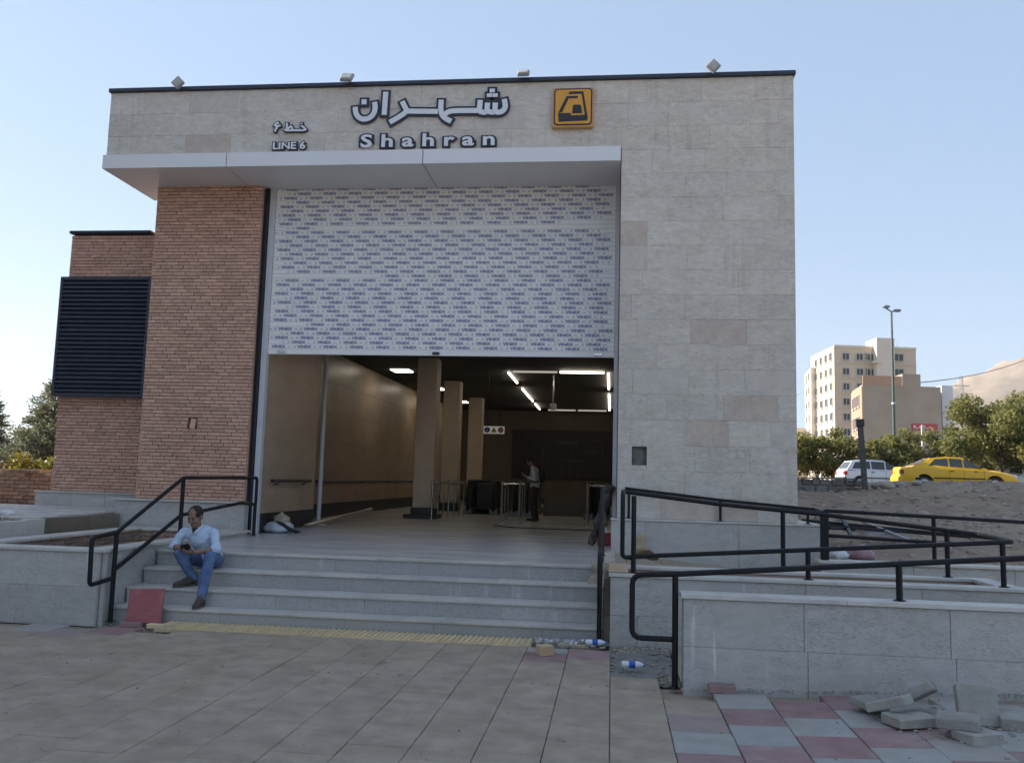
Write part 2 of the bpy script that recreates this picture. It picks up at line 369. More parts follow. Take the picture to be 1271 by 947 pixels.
# ================================================================== STAIRS AND PLATFORM
P = .75
plat = MB(); plat.box(-6.1, .06, 11.07, 17.4, -.3, P-.022); plat.box(-7.05, .06, 17.401, 39, -.3, P-.022)
plat_o = plat.build('platform', WARMB, kind='structure')
fl = {}
def floor_tile(x0, x1, y0, y1):
    t = MB(); t.cbox(x0+.0012, x1-.0012, y0+.0012, y1-.0012, P-.02, P, .0015); t.build('floor_slab', FLOORM, plat_o)
yy = 11.08
for j in range(26):
    x0_ = -6.08 if yy < 17.2 else -7.02; x = x0_ if j % 2 else x0_-.4
    d = 1.09
    while x < .0:
        a = max(x0_, x); b = min(.06, x+.8)
        if b-a > .05: floor_tile(a, b, yy, yy+d)
        x += .8
    yy += d
steps = MB(); 
NOSE = [(10.01, .165, 10.31), (10.29, .36, 10.68), (10.66, .555, 10.99), (10.97, .75, 11.06)]
for ny, z, yb in NOSE: steps.box(-5.9, -.05, ny+.05, 11.07, z-.25, z-.034)
steps.box(-.07, .035, 10.1, 11.0, -.1, .70); steps.box(-.07, .04, 9.98, 10.098, -.1, .3)
steps_o = steps.build('stairs', WARMB, kind='structure')
cuts = [[-5.9, -4.55, -3.05, -2.0, -.75, -.08], [-5.9, -4.0, -2.9, -1.25, -.08], [-5.9, -5.0, -3.35, -1.85, -.08], [-5.9, -4.9, -3.5, -2.4, -1.2, -.17]]
for i, (ny, z, yb) in enumerate(NOSE):
    zb = ([-.12]+[q[1] for q in NOSE])[i]
    for a, b in zip(cuts[i][:-1], cuts[i][1:]):
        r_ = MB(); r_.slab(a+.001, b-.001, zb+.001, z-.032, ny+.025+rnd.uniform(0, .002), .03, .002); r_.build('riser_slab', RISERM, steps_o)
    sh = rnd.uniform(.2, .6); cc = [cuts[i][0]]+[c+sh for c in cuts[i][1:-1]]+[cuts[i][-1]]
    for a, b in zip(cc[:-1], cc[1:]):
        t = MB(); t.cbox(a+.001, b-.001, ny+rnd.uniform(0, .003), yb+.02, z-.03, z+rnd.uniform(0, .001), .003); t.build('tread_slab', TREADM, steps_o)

# tactile strip in front of the stairs
tact = MB()
def tact_mesh(w):
    t = MB(); t.cbox(-w/2+.002, w/2-.002, -.2, .2, -.05, 0, .004)
    nb = 7
    for i in range(nb):
        x = -w/2+(i+.5)*w/nb; t.cbox(x-.016, x+.016, -.19, .19, -.001, .014, .006)
    return t.mesh('tactile_tile', TACT)
tme = tact_mesh(.43)
for i in range(10):
    x = -4.93+.43*i; 
    put(tme, 'tactile_tile', plaza_o, (x, 9.812+rnd.uniform(-.004, .004), plaza(x)+.012+rnd.gauss(0, .001)), (0, 0, rnd.gauss(0, .003)))

# ================================================================== STATION BUILDING
B = empty('station_building', (-3, 13.3, 0), 'stone and brick metro station entrance with half open roller shutter', 'station')
FY = 13.3
core = MB()
core.box(.085, 2.70, FY+.06, 39.2, -.4, 8.10)                       # right block
core.box(-8.53, .083, FY+.06, 14.52, 6.86, 8.10)                    # beam over the door
core.box(-8.53, .083, 14.52, 39.2, 6.95, 8.09)                      # upper mass and roof
core.box(-10.18, -8.05, 15.06, 37.2, -.2, 6.16)                     # brick wing
core.box(-8.03, -6.16, 14.21, 17.4, -.2, 6.94)                      # brick pier
core.build('wall', MORTAR, B)
def cut(rects, H):
    out = []
    for (a, b, c, d) in rects:
        x0, x1, z0, z1 = max(a, H[0]), min(b, H[1]), max(c, H[2]), min(d, H[3])
        if x0 >= x1 or z0 >= z1: out.append((a, b, c, d)); continue
        if a < x0: out.append((a, x0, c, d))
        if x1 < b: out.append((x1, b, c, d))
        if c < z0: out.append((x0, x1, c, z0))
        if z1 < d: out.append((x0, x1, z1, d))
    return [r for r in out if r[1]-r[0] > .012 and r[3]-r[2] > .012]
# facing stones: fascia band and right pier
SOCK = (.30, .52, 2.05, 2.33)
rowz = 8.13; k = 0
while rowz > 1.3:
    z1 = rowz; z0 = rowz-.385*(1 if k else 1); k += 1; rowz = z0
    if z0 < 1.27: z0 = 1.255
    left = -8.55 if z1 > 7.06 else .085
    zz0 = max(z0, 7.015) if left < 0 else z0
    x = left-rnd.uniform(.1, .6)
    spans = []
    while x < 2.72:
        w = rnd.choice((.80, .82, .83, .62, .84)); a = max(left, x); b = min(2.72, x+w)
        if 2.72-b < .12: b = 2.72
        if b-a > .09 or not spans: spans.append((a, b))
        else: spans[-1] = (spans[-1][0], b)
        x = b if b == 2.72 else x+w
    for a, b in spans:
        rs = [(a, b, zz0, z1)]
        if z0 < 7.01 < z1 and left < 0:
            rs = cut([(a, b, z0, z1)], (-9, .085, z0-1, 7.015))
        rs = cut(rs, SOCK)
        q = rnd.random()
        m = STONE_PINK if q < .07 else STONE_GREY if q < .14 else STONE_COOL if (z1 < 5 and q < .75) else STONE
        for r_ in rs:
            t = MB(); t.slab(r_[0]+.0007, r_[1]-.0007, r_[2]+.0007, r_[3]-.0007, FY-rnd.uniform(0, .004), .07, .003)
            t.build('facing_stone', m, B)
# side return of the facing (left end of the band, right end of the pier)
t = MB(); t.box(2.70, 2.72, FY+.072, 39.2, -.2, 8.10); t.box(-8.55, -8.532, FY+.072, 37.2, 6.9, 8.10); t.build('side_facing', STONE, B)
t = MB(); t.box(SOCK[0]-.004, SOCK[1]+.004, FY+.045, FY+.059, SOCK[2]-.004, SOCK[3]+.004); so = t.build('socket_recess', mat('socket_grey', (.16, .155, .14), .9, .5, 12), B)
t = MB(); fx0, fx1, fz0, fz1 = SOCK
for a, b, c, d in ((fx0, fx0+.012, fz0, fz1), (fx1-.012, fx1, fz0, fz1), (fx0+.012, fx1-.012, fz1-.014, fz1), (fx0+.012, fx1-.012, fz0, fz0+.01)): t.box(a, b, FY+.003, FY+.044, c, d)
t.build('socket_frame', DARKP, so)
# parapet coping
t = MB(); t.cbox(-8.58, 2.75, FY-.05, FY+.35, 8.132, 8.2, .008); t.build('coping', NAVY, B)
t = MB(); t.cbox(-10.22, -8.60, 14.93, 15.35, 6.165, 6.22, .008); t.build('coping', NAVY, B)
# canopy trim: three bent aluminium panels
cx = [-8.56, -6.38, -3.08, .08]
for a, b in zip(cx[:-1], cx[1:]):
    t = MB(); g_ = .007
    t.prism([(a+g_, 13.21, 6.775), (a+g_, 13.21, 7.01), (a+g_, 13.36, 7.01), (a+g_, 13.36, 6.825), (a+g_, 14.38, 6.825), (a+g_, 14.38, 6.775)], (1, 0, 0), b-a-2*g_)
    t.build('canopy_panel', ALU, B)
t = MB(); t.box(-8.553, -8.12, 14.385, 14.9, 6.775, 6.825); t.build('canopy_panel', ALU, B)
t = MB(); t.box(-8.54, .08, 13.37, 14.36, 6.827, 6.858); t.build('canopy_backing', NAVY, B)
# brick pier and brick wing
def brick_rects(x0, x1, z0, z1, hole=None, L=.213, H=.0605):
    out = []; z = z0; k = 0
    while z < z1-.03:
        x = x0-(0, L*.5, L*.25, L*.75)[k % 4]-rnd.uniform(0, .03)
        while x < x1-.02:
            a = max(x0, x+.002); b = min(x1, x+L-.002)
            if b-a > .02:
                r = [(a, b, z+.002, min(z+H-.0028, z1))]
                if hole: r = cut(r, hole)
                out += r
            x += L+rnd.uniform(-.004, .004)
        z += H; k += 1
    return out
HOLE = (-7.22, -7.05, 2.50, 2.68)
pier = brick_rects(-8.07, -6.13, 1.30, 6.78, HOLE)
wing = brick_rects(-10.2, -8.09, 1.36, 6.16)
def brick_box(mb, r, yf):
    d = rnd.uniform(-.004, .003); c = .003; a, b, e, f = r; y = yf+d
    mb.add([(a, yf+.06, e), (b, yf+.06, e), (b, yf+.06, f), (a, yf+.06, f), (a+c, y, e+c), (b-c, y, e+c), (b-c, y, f-c), (a+c, y, f-c)],
           [(4, 5, 6, 7), (0, 1, 5, 4), (1, 2, 6, 5), (2, 3, 7, 6), (3, 0, 4, 7)])
one = [r for r in pier if r[1]-r[0] > .12][:300]; rest = [r for r in pier if r not in set(one)]
for r in one:
    t = MB(); brick_box(t, r, 14.15); t.build('brick', BRICK, B)
t = MB()
for r in rest: brick_box(t, r, 14.15)
t.build('brickwork', BRICK, B, kind='stuff')
t = MB()
for r in wing: brick_box(t, r, 15.0)
t.build('brickwork', BRICK, B, kind='stuff')
# hole left in the pier, with one brick standing in it
t = MB(); t.box(HOLE[0]-.01, HOLE[1]+.01, 14.205, 14.209, HOLE[2]-.01, HOLE[3]+.01); hb = t.build('wall_hole', DARKP, B)
t = MB(); t.cbox(-.048, .048, -.02, .03, -.085, .085, .004, Matrix.Translation((-7.13, 14.17, 2.59)) @ Matrix.Rotation(R(8), 4, 'Y')); t.build('loose_brick', BRICK, hb)
# plinths
t = MB(); t.cbox(-8.36, -6.06, 14.03, 14.2, -.1, 1.262, .006); t.build('plinth', GREYST, B)
t = MB(); t.cbox(-8.40, -6.03, 13.99, 14.145, 1.264, 1.297, .004); t.build('plinth_cap', GREYCAP, B)
xx = [-10.45, -9.75, -9.1, -8.45, -8.05]
for a, b in zip(xx[:-1], xx[1:]):
    t = MB(); t.slab(a+.002, b-.002, .3, 1.33, 14.93, .125, .004); t.build('plinth', GREYST, B)
t = MB(); t.cbox(-10.47, -8.07, 14.9, 14.995, 1.332, 1.358, .004); t.build('plinth_cap', GREYCAP, B)
xx = [0.0, .5, 1.86, 3.02]
for a, b in zip(xx[:-1], xx[1:]):
    t = MB(); t.slab(a+.0015, b-.0015, .3, 1.225, 13.2, .1, .003); t.build('plinth', GREYST, B)
t = MB(); t.box(2.73, 3.018, 13.302, 20, .3, 1.224); t.box(.002, .084, 13.302, 14.4, .3, 1.224); t.build('plinth', GREYST, B)
t = MB(); t.cbox(-.012, 3.035, 13.18, 13.30, 1.226, 1.253, .004); t.build('plinth_cap', GREYCAP, B)
t = MB(); t.cbox(2.722, 3.035, 13.302, 20, 1.226, 1.253, .004); t.build('plinth_cap', GREYCAP, B)
# louvred vent on the wing
lv = MB(); X0, X1, Z0, Z1 = -10.21, -8.42, 3.08, 5.30; YL = 14.78
for a, b, c, d in ((X0, X0+.05, Z0, Z1), (X1-.06, X1, Z0, Z1), (X0+.05, X1-.06, Z0, Z0+.06), (X0+.05, X1-.06, Z1-.06, Z1)): lv.cbox(a, b, YL, 14.99, c, d, .004)
louv = lv.build('louvre', LOUVRE, B)
t = MB(); t.box(X0+.05, X1-.06, 14.95, 14.985, Z0+.06, Z1-.06); t.build('louvre_back', DARKP, louv)
nl = 26
for i in range(nl):
    z = Z0+.085+i*(Z1-Z0-.14)/nl
    t = MB(); t.prism([(X0+.052, YL+.012, z), (X0+.052, YL+.012, z+.028), (X0+.052, YL+.085, z+.085), (X0+.052, YL+.095, z+.078)], (1, 0, 0), X1-X0-.115); t.build('louvre_blade', LOUVRE, louv)
# door frame: white guides, dark joint
t = MB(); t.box(-6.125, -6.07, 14.30, 14.5, P, 6.78); t.build('door_joint', DARKP, B)
t = MB(); t.cbox(-6.065, -5.965, 14.34, 14.46, P, 6.78, .004); t.build('shutter_guide', ALUJ, B)
t = MB(); t.cbox(.012, .078, 14.36, 14.46, P, 6.78, .004); t.build('shutter_guide', ALUJ, B)
# roller shutter, every slat with its printed film
ro = MB(); ro.cbox(-5.963, .01, 14.385, 14.43, 3.835, 3.93, .006); shut = ro.build('roller_shutter', SLATM, B)
t = MB(); t.cbox(-3.05, -2.93, 14.355, 14.384, 3.85, 3.895, .004); t.build('shutter_lock', DARKP, shut)
t = MB(); t.cbox(-.32, -.18, 14.36, 14.384, 3.86, 3.905, .004); t.build('shutter_lock', STEEL, shut)
t = MB(); t.cbox(-5.78, -5.64, 14.36, 14.384, 3.86, 3.905, .004); t.build('shutter_lock', STEEL, shut)
VV, VF = text_mesh('VINEX', .072, .0026)
vw = max(v.x for v in VV)
PIT = .0778; nrow = 37
woff = .1
for i in range(nrow):
    z0 = 3.933+i*PIT; y = 14.39+rnd.uniform(-.001, .001); t = MB()
    t.mi = 0
    prof = [(0, .012), (.004, .004), (.018, 0), (.060, 0), (.072, .004), (PIT-.001, .012)]
    a, b = -5.962, .009
    t.add([(x, y+q[1], z0+q[0]) for q in prof for x in (a, b)], [(2*j, 2*j+1, 2*j+3, 2*j+2) for j in range(len(prof)-1)])
    x = a+rnd.uniform(-.1, .42); zt = z0+.017; rr = nrow-1-i
    woff = (.2275*(i % 2)+.06*math.sin(i*.8)+rnd.uniform(-.07, .07)) % .455; x = a+woff-.35
    while x < b-.05:
        on = True
        if rr == 8: on = x < -1.0
        if rr == 9: on = x < -5.4
        if rr == 20: on = x > -4.2
        if rr == 31: on = x > -5.5
        if on:
            if x > a+.02:
                t.mi = 1
                if x+.25 < b-.01: t.add([(x+v.x*.252/vw, y-.0012, zt+v.y*.88) for v in VV], VF)
                t.mi = 2; cx_, cz_ = x-.052, zt+.02
                ring = [(cx_+.019*math.cos(q*math.pi/4), y-.0012, cz_+.019*math.sin(q*math.pi/4)) for q in range(8)]+[(cx_+.010*math.cos(q*math.pi/4), y-.0012, cz_+.010*math.sin(q*math.pi/4)) for q in range(8)]
                if cx_ > a+.03: t.add(ring, [(q, (q+1) % 8, 8+(q+1) % 8, 8+q) for q in range(8)])
            xe = x+.252+.03
            if xe+.1 < b: t.mi = 2; t.add([(xe, y-.0012, zt+.014), (xe+.06, y-.0012, zt+.014), (xe+.06, y-.0012, zt+.024), (xe, y-.0012, zt+.024)], [(0, 1, 2, 3)])
        x += .463+rnd.uniform(-.006, .006)
    t.build('shutter_slat', [SLATM, VBLUE, VGREY], shut)
t = MB(); t.box(-6.05, .06, 14.47, 14.56, 3.95, 6.85); t.build('shutter_backing', DARKP, B)

# ------------------------------------------------------------------ hall inside
HX = -6.05; HX2 = -7.0; CZ = 4.85; YB = 38.6
t = MB(); t.box(-7.2, .08, 14.57, 39, CZ, CZ+.1); t.build('ceiling', CEILM, B)
t = MB(); t.box(-6.15, HX-.02, 14.57, 17.40, P-.1, CZ); t.box(-7.1, HX2-.02, 17.42, 39, P-.1, CZ); t.box(-7.1, -6.17, 17.41, 17.44, P-.1, CZ); t.build('inner_wall', WARMB, B)
t = MB(); t.cbox(HX-.03, HX+.002, 14.602, 17.38, 1.08, CZ-.002, .003); t.build('wall_panel', WARMW, B)
for i in range(16):
    a, b = 17.46+1.35*i, 17.46+1.35*(i+1)
    for c, d in zip((1.08, 1.83, 2.58, 3.33, 4.08), (1.83, 2.58, 3.33, 4.08, 4.84)):
        t = MB(); t.cbox(HX2-.03, HX2+rnd.uniform(0, .003), a+.002, min(b, YB)-.002, c+.002, d-.002, .003); t.build('wall_panel', WARMW, B)
t = MB(); t.cbox(HX-.03, HX+.012, 14.6, 17.38, P, 1.075, .004); t.cbox(HX2-.03, HX2+.012, 17.46, YB, P, 1.075, .004); t.build('skirting', SKIRT, B)
t = MB(); t.box(.065, .084, 14.57, 39, P, CZ); t.build('inner_wall', WARMW, B)
bw = MB(); bw.box(-7.04, .06, YB+.06, YB+.2, P-.05, CZ); bw.build('inner_wall', WARMB, B)
for i in range(8):
    for c, d in ((.98, 1.75), (1.75, 2.5), (2.5, 3.25), (3.25, 4.05), (4.05, 4.84)):
        a = -6.98+i*.88; t = MB(); t.slab(a+.002, a+.878, c+.002, d-.002, YB, .05, .003); t.build('wall_panel', BACKW, B)
t = MB(); t.cbox(-7.0, .05, YB-.04, YB-.005, P, .975, .004); t.build('skirting', SKIRT, B)
# ceiling lamps
def tubes(p, q, spans, dim=()):
    p = Vector(p); q = Vector(q)
    for i, (u, v) in enumerate(spans):
        t = MB(); t.tube([p.lerp(q, u), p.lerp(q, v)], .032, 6); t.build('lamp_tube', LAMPD if i in dim else LAMPW, B)
tubes((-2.95, 24.4, CZ-.06), (-3.1, 37, CZ-.06), ((0, .2), (.34, .70), (.80, 1)))
tubes((-.13, 24.4, CZ-.06), (-.13, 37, CZ-.06), ((0, .32), (.46, 1)))
tubes((-2.85, 24.1, CZ-.06), (-.25, 24.1, CZ-.06), ((.02, .5), (.53, 1)), (0,))
tubes((-2.8, 37.3, CZ-.06), (-.25, 37.3, CZ-.06), ((.02, .48), (.52, 1)), (0, 1))
for y in (24.6, 29.6, 34.6):
    t = MB(); t.cbox(-6.38, -5.84, y-.3, y+.3, CZ-.03, CZ-.002, .005); t.build('ceiling_panel_lamp', LAMPW, B)
for x, y in ((-3.0, 16.6), (-3.0, 19.8)):  # unseen panels added behind the shutter to brighten the hall front
    t = MB(); t.cbox(x-.3, x+.3, y-.3, y+.3, CZ-.03, CZ-.002, .005); t.build('ceiling_panel_lamp', LAMPW, B)
# columns
for k, (xc, y) in enumerate(((-4.76, 22.15), (-5.08, 27.4), (-5.2, 33.0))):
    t = MB(); t.cbox(xc-.26, xc+.26, y-.26, y+.26, P+.26, CZ, .012); t.build('column', COLM, B)
    t = MB(); t.cbox(xc-.30, xc+.30, y-.30, y+.30, P, P+.255, .008); t.build('column_base', SKIRT, B)
t = MB(); t.cbox(-5.2, -4.4, 21.65, 22.6, P+.0, P+.1, .01); t.build('column_base', SKIRT, B)
# wall rail in the hall
t = MB(); t.tube([(HX+.09, 14.9, 1.65), (HX+.09, 16.9, 1.65)], .03); t.tube([(HX2+.09, 20.0, 1.62), (HX2+.09, 30.5, 1.62)], .03)
for hx, y in ((HX, 15.2), (HX, 16.6), (HX2, 20.5), (HX2, 24), (HX2, 27), (HX2, 30)): t.tube([(hx+.005, y, 1.58), (hx+.09, y, 1.6), (hx+.09, y, 1.64)], .012, 6)
t.build('wall_rail', DARKP, B)
# relief panel on the back wall
t = MB(); t.cbox(-4.4, .03, YB-.09, YB-.006, 1.85, 3.98, .006); mp = t.build('relief_panel', mat('relief_board', (.02, .018, .018), .5, .2, 3), B)
RLM = mat('relief_line', (.07, .06, .055), .5, .1, 3)
for i in range(26):
    x = rnd.uniform(-4.0, -.3); z = rnd.uniform(1.95, 3.75); w = rnd.uniform(.3, 1.2); t = MB()
    if i % 2: t.box(x, min(x+w, -.05), YB-.11-.0005*i, YB-.091, z, z+.035)
    else: t.box(x, x+.035, YB-.125-.0005*i, YB-.091, max(1.9, z-w), z)
    t.build('relief_line', RLM, mp)

# ================================================================== TREES
def leaf_cloud(mb, n, clumps, size, rr, up=.3, aspect=.6):
    """many small leaf faces spread through uneven clumps (centre, radius)"""
    tot = sum(r**2 for _, r in clumps)
    for c, r in clumps:
        c = Vector(c); k = int(n*r**2/tot)
        for _ in range(k):
            d = Vector((rr.gauss(0, 1), rr.gauss(0, 1), rr.gauss(0, 1))).normalized()*(r*rr.random()**.45)
            p = c+Vector((d.x, d.y, d.z*.85))
            a = Vector((rr.gauss(0, 1), rr.gauss(0, 1), rr.gauss(0, .6)-up)).normalized(); b = a.cross(Vector((rr.gauss(0, 1), rr.gauss(0, 1), rr.gauss(0, 1)))).normalized()
            s = size*rr.uniform(.6, 1.4); mb.add([p-a*s*.5, p+b*s*aspect*.5, p+a*s*.5, p-b*s*aspect*.5], [(0, 1, 2, 3)])
def broadleaf(loc, h, r, n, seed, leaf=.13, mat_=None, bare=.28, label='', cat='tree', group=None, name='street_tree'):
    rr = random.Random(seed); T = empty(name, loc, label, cat, group); o = Vector(loc)
    t = MB(); tips = []
    lean = rr.uniform(-.08, .08)
    t.tube([o+Vector((lean*q*h, 0, q*h*.55)) for q in (-.05, .15, .4, .7, 1)], [.05*h*.35, .042*h*.35, .036*h*.35, .03*h*.35, .018*h*.35], 7)
    for i in range(11):
        a = i*2.4+rr.uniform(-.4, .4); st = o+Vector((lean*h*.4, 0, h*rr.uniform(bare*.8, .5)))
        e = o+Vector((math.cos(a)*r*rr.uniform(.45, .85), math.sin(a)*r*rr.uniform(.45, .85), h*rr.uniform(bare+.15, .88)))
        m = st.lerp(e, .5)+Vector((0, 0, .07*h)); t.tube([st, m, e], [.011*h, .007*h, .003*h], 5, False); tips += [e, m]
    t.build('trunk', BARK, T, smooth=True)
    cl = []
    for e in tips: cl.append((e+Vector((rr.gauss(0, .1), rr.gauss(0, .1), rr.gauss(0, .1)))*r, r*rr.uniform(.17, .36)))
    for i in range(16):
        a = rr.uniform(0, 6.28); ph = rr.uniform(-.5, 1.4); q = rr.uniform(.55, .95)
        cl.append((o+Vector((math.cos(a)*math.cos(ph)*r*q, math.sin(a)*math.cos(ph)*r*q, h*(bare+1)/2+math.sin(ph)*h*(1-bare)/2*q)), r*rr.uniform(.14, .32)))
    c = MB(); leaf_cloud(c, n, cl, leaf, rr); c.build('crown', mat_ or LEAF, T); return T
def conifer(loc, h, r, n, seed, label, group=None, bare=.04):
    rr = random.Random(seed); T = empty('conifer', loc, label, 'tree', group); o = Vector(loc)
    t = MB(); t.tube([o, o+Vector((.05, 0, h*.5)), o+Vector((0, 0, h*.97))], [.022*h, .014*h, .003*h], 7); c = MB()
    lay = int(h*4.2)
    for i in range(lay):
        q = bare+(1-bare)*(i+.5)/lay; z = h*q; R_ = r*(1-q)**.75*rr.uniform(.75, 1.12)
        nb = max(4, int(9*(1-q)+3))
        for k in range(nb):
            a = 6.28*k/nb+rr.uniform(-.4, .4); L = R_*rr.uniform(.7, 1.1); d = Vector((math.cos(a), math.sin(a), rr.uniform(-.1, .3)))
            s0 = o+Vector((0, 0, z)); t.tube([s0, s0+d*L*.6, s0+d*L+Vector((0, 0, .08*L))], [.02, .012, .004], 4, False)
            m = max(6, int(n*L/(lay*9*r*.45)))
            for _ in range(m):
                u = rr.random()**.6; p = s0+d*L*u+Vector((rr.gauss(0, .10), rr.gauss(0, .10), rr.gauss(.02, .09)))*(.5+.6*L)
                aa = (d+Vector((rr.gauss(0, .7), rr.gauss(0, .7), rr.gauss(.3, .6)))).normalized(); b = aa.cross(Vector((rr.gauss(0, 1), rr.gauss(0, 1), rr.gauss(0, 1)))).normalized()
                s = rr.uniform(.10, .24); c.add([p, p+aa*s*.5+b*.03, p+aa*s, p+aa*s*.5-b*.03], [(0, 1, 2, 3)])
    t.build('trunk', BARK, T, smooth=True); c.build('crown', NEEDLE, T); return T
conifer((-22.6, 33, 1.0), 4.3, 2.3, 22000, 1, 'bushy grey green conifer rising behind the low brick wall beside the brick wing', 'conifers beyond the brick wall')
conifer((-27.6, 36, 1.0), 4.0, 1.6, 12000, 2, 'dark conifer at the left edge of the photo, shorter and narrower', 'conifers beyond the brick wall')
conifer((-24.6, 30, .8), 2.7, 1.8, 11000, 3, 'low brownish conifer in front of the bushy grey green one', 'conifers beyond the brick wall')

# ================================================================== BLOCK BUILDER AND ADDED SHADING BLOCK
def block(name, x0, x1, y0, y1, z0, z1, m, label, cat='building', group=None, wins=(), roof=True, win_mat=None, frame_mat=None, trim=None):
    """box building; wins = list of (face, u0, u1, z0, z1): face 'f' (-Y), 'b' (+Y), 'l' (-X), 'r' (+X)"""
    T = empty(name, ((x0+x1)/2, y0, z0), label, cat, group)
    t = MB(); t.box(x0, x1, y0, y1, z0-1, z1); t.build('wall', m, T)
    if roof:
        t = MB()
        for a in ((x0-.1, x1+.1, y0-.1, y0+.25), (x0-.1, x1+.1, y1-.25, y1+.1), (x0-.1, x0+.25, y0+.25, y1-.25), (x1-.25, x1+.1, y0+.25, y1-.25)): t.box(*a, z1+.002, z1+.5)
        t.build('parapet', trim or m, T)
    for (f, a, b, c, d) in wins:
        t = MB(); q = MB(); e = .12
        if f in 'fb':
            Y = y0 if f == 'f' else y1; s_ = -1 if f == 'f' else 1
            ys = sorted((Y+s_*.12, Y+s_*.004)); 
            for r_ in ((a, a+e, c, d), (b-e, b, c, d), (a+e, b-e, c, c+e), (a+e, b-e, d-e, d), ((a+b)/2-.04, (a+b)/2+.04, c+e, d-e)): t.box(r_[0], r_[1], ys[0], ys[1], r_[2], r_[3])
            ys = sorted((Y+s_*.03, Y+s_*.006)); q.box(a+e, b-e, ys[0], ys[1], c+e, d-e)
        else:
            X = x0 if f == 'l' else x1; s_ = -1 if f == 'l' else 1; xs_ = sorted((X+s_*.12, X+s_*.004))
            for r_ in ((a, a+e, c, d), (b-e, b, c, d), (a+e, b-e, c, c+e), (a+e, b-e, d-e, d)): t.box(xs_[0], xs_[1], r_[0], r_[1], r_[2], r_[3])
            xs_ = sorted((X+s_*.03, X+s_*.006)); q.box(xs_[0], xs_[1], a+e, b-e, c+e, d-e)
        w = t.build('window', frame_mat or FRAMEM, T); q.build('pane', win_mat or GLASSD, w)
    return T
FRAMEM = mat('window_frame', (.45, .43, .40), .6, .1, 3)
GLASSD = mat('dark_glass', (.03, .035, .04), .08, .2, 2)
PALE = mat('pale_render', (.55, .50, .43), .85, .08, .5, .1, 10)
def grid(f, a, b, n, z0, nz, dz, w, h): return [(f, a+(b-a)*(i+.5)/n-w/2, a+(b-a)*(i+.5)/n+w/2, z0+j*dz, z0+j*dz+h) for i in range(n) for j in range(nz)]
block('apartment_building', -32, -14.5, -10, 16.5, 0, 10.5, PALE, 'pale block out of view left of the plaza, added to shade it', wins=grid('r', -10, 16.5, 7, 1.2, 3, 2.9, 1.5, 1.5))  # unseen block added to keep the sun off the plaza

# ================================================================== SIGNS ON THE FASCIA
def smooth_line(pl, turn=62):
    """round the gentle bends of a stroke, keep its sharp corners"""
    pl = [Vector((p[0], p[1])) for p in pl]
    for _ in range(2):
        if len(pl) < 3: break
        out = [pl[0]]
        for i in range(1, len(pl)-1):
            a, b, c = pl[i-1], pl[i], pl[i+1]
            if math.degrees((b-a).angle(c-b)) > turn: out.append(b)
            else: out += [b.lerp(a, .25), b.lerp(c, .25)]
        pl = out+[pl[-1]]
    return pl
def strokes(parent_args, groups, tx, w_face, w_back, y0=FY-.012, name='letter'):
    """groups: list of glyphs, each a list of polylines in sign units; flat ended strokes, white face on a wider dark body"""
    T = empty(*parent_args)
    for gl in groups:
        f = MB(); bk = MB()
        def ribbon(mb, pts, w, y, d, ext):
            P2 = [Vector((p[0], p[1])) for p in pts]
            if len(P2) > 1:
                P2[0] = P2[0]-(P2[1]-P2[0]).normalized()*ext; P2[-1] = P2[-1]+(P2[-1]-P2[-2]).normalized()*ext
            L = []; Rr = []
            for i, p in enumerate(P2):
                a = (p-P2[i-1]).normalized() if i else None; b = (P2[i+1]-p).normalized() if i < len(P2)-1 else None
                a = a or b; b = b or a; n1 = Vector((-a.y, a.x)); n2 = Vector((-b.y, b.x)); m = (n1+n2); m = m.normalized()/max(.45, m.normalized().dot(n1))
                L.append(p+m*w/2); Rr.append(p-m*w/2)
            k = len(P2); V = [(q.x, y, q.y) for q in L+Rr]+[(q.x, y+d, q.y) for q in L+Rr]
            F = []
            for i in range(k-1):
                F += [(i, i+1, k+i+1, k+i), (2*k+i, 3*k+i, 3*k+i+1, 2*k+i+1), (i, 2*k+i, 2*k+i+1, i+1), (k+i, k+i+1, 3*k+i+1, 3*k+i)]
            F += [(0, k, 3*k, 2*k), (k-1, 3*k-1, 4*k-1, 2*k-1)]
            mb.add(V, F)
        for j, pl in enumerate(gl):
            pts = [tx(*p) for p in smooth_line(pl)]; e = (w_back-w_face)/2
            ribbon(f, pts, w_face, y0-.036-.0006*j, .012, 0); ribbon(bk, pts, w_back, y0-.026-.0009*j, .024, e)
        lo = f.build(name, LETW, T); bk.build('letter_body', LETB, lo)
    return T
def tx1(x, y): return (-4.386+.002195*x, 8.035-.00232*(y+.02*x-91))
strokes(('name_sign', (-3, FY, 7.6), 'large white Persian station name with dark outline, high on the stone fascia', 'sign'), [
    [[(290, 95), (286, 265)]],
    [[(62, 205), (66, 248), (90, 283), (130, 298), (175, 288), (206, 258), (217, 215), (208, 170)], [(128, 150), (128, 187)]],
    [[(418, 165), (440, 205), (456, 232), (440, 252), (385, 288), (330, 318)], [(462, 237), (690, 240)], [(712, 155), (710, 238), (735, 285), (792, 312)], [(742, 262), (765, 244), (800, 234), (1000, 234)],
     [(1003, 158), (1000, 236)], [(1000, 240), (1040, 250), (1056, 236), (1058, 178)], [(1060, 238), (1100, 250), (1114, 236), (1116, 178)], [(1116, 240), (1140, 250), (1176, 238), (1194, 205), (1180, 152)]],
    [[(1090, 76), (1090, 103)]], [[(1070, 110), (1070, 136)]], [[(1112, 110), (1112, 136)]]], tx1, .084, .155)
def tx2(x, y): return (-5.64+.000858*(x-254), 7.54-.00088*(y+.02*x-180))
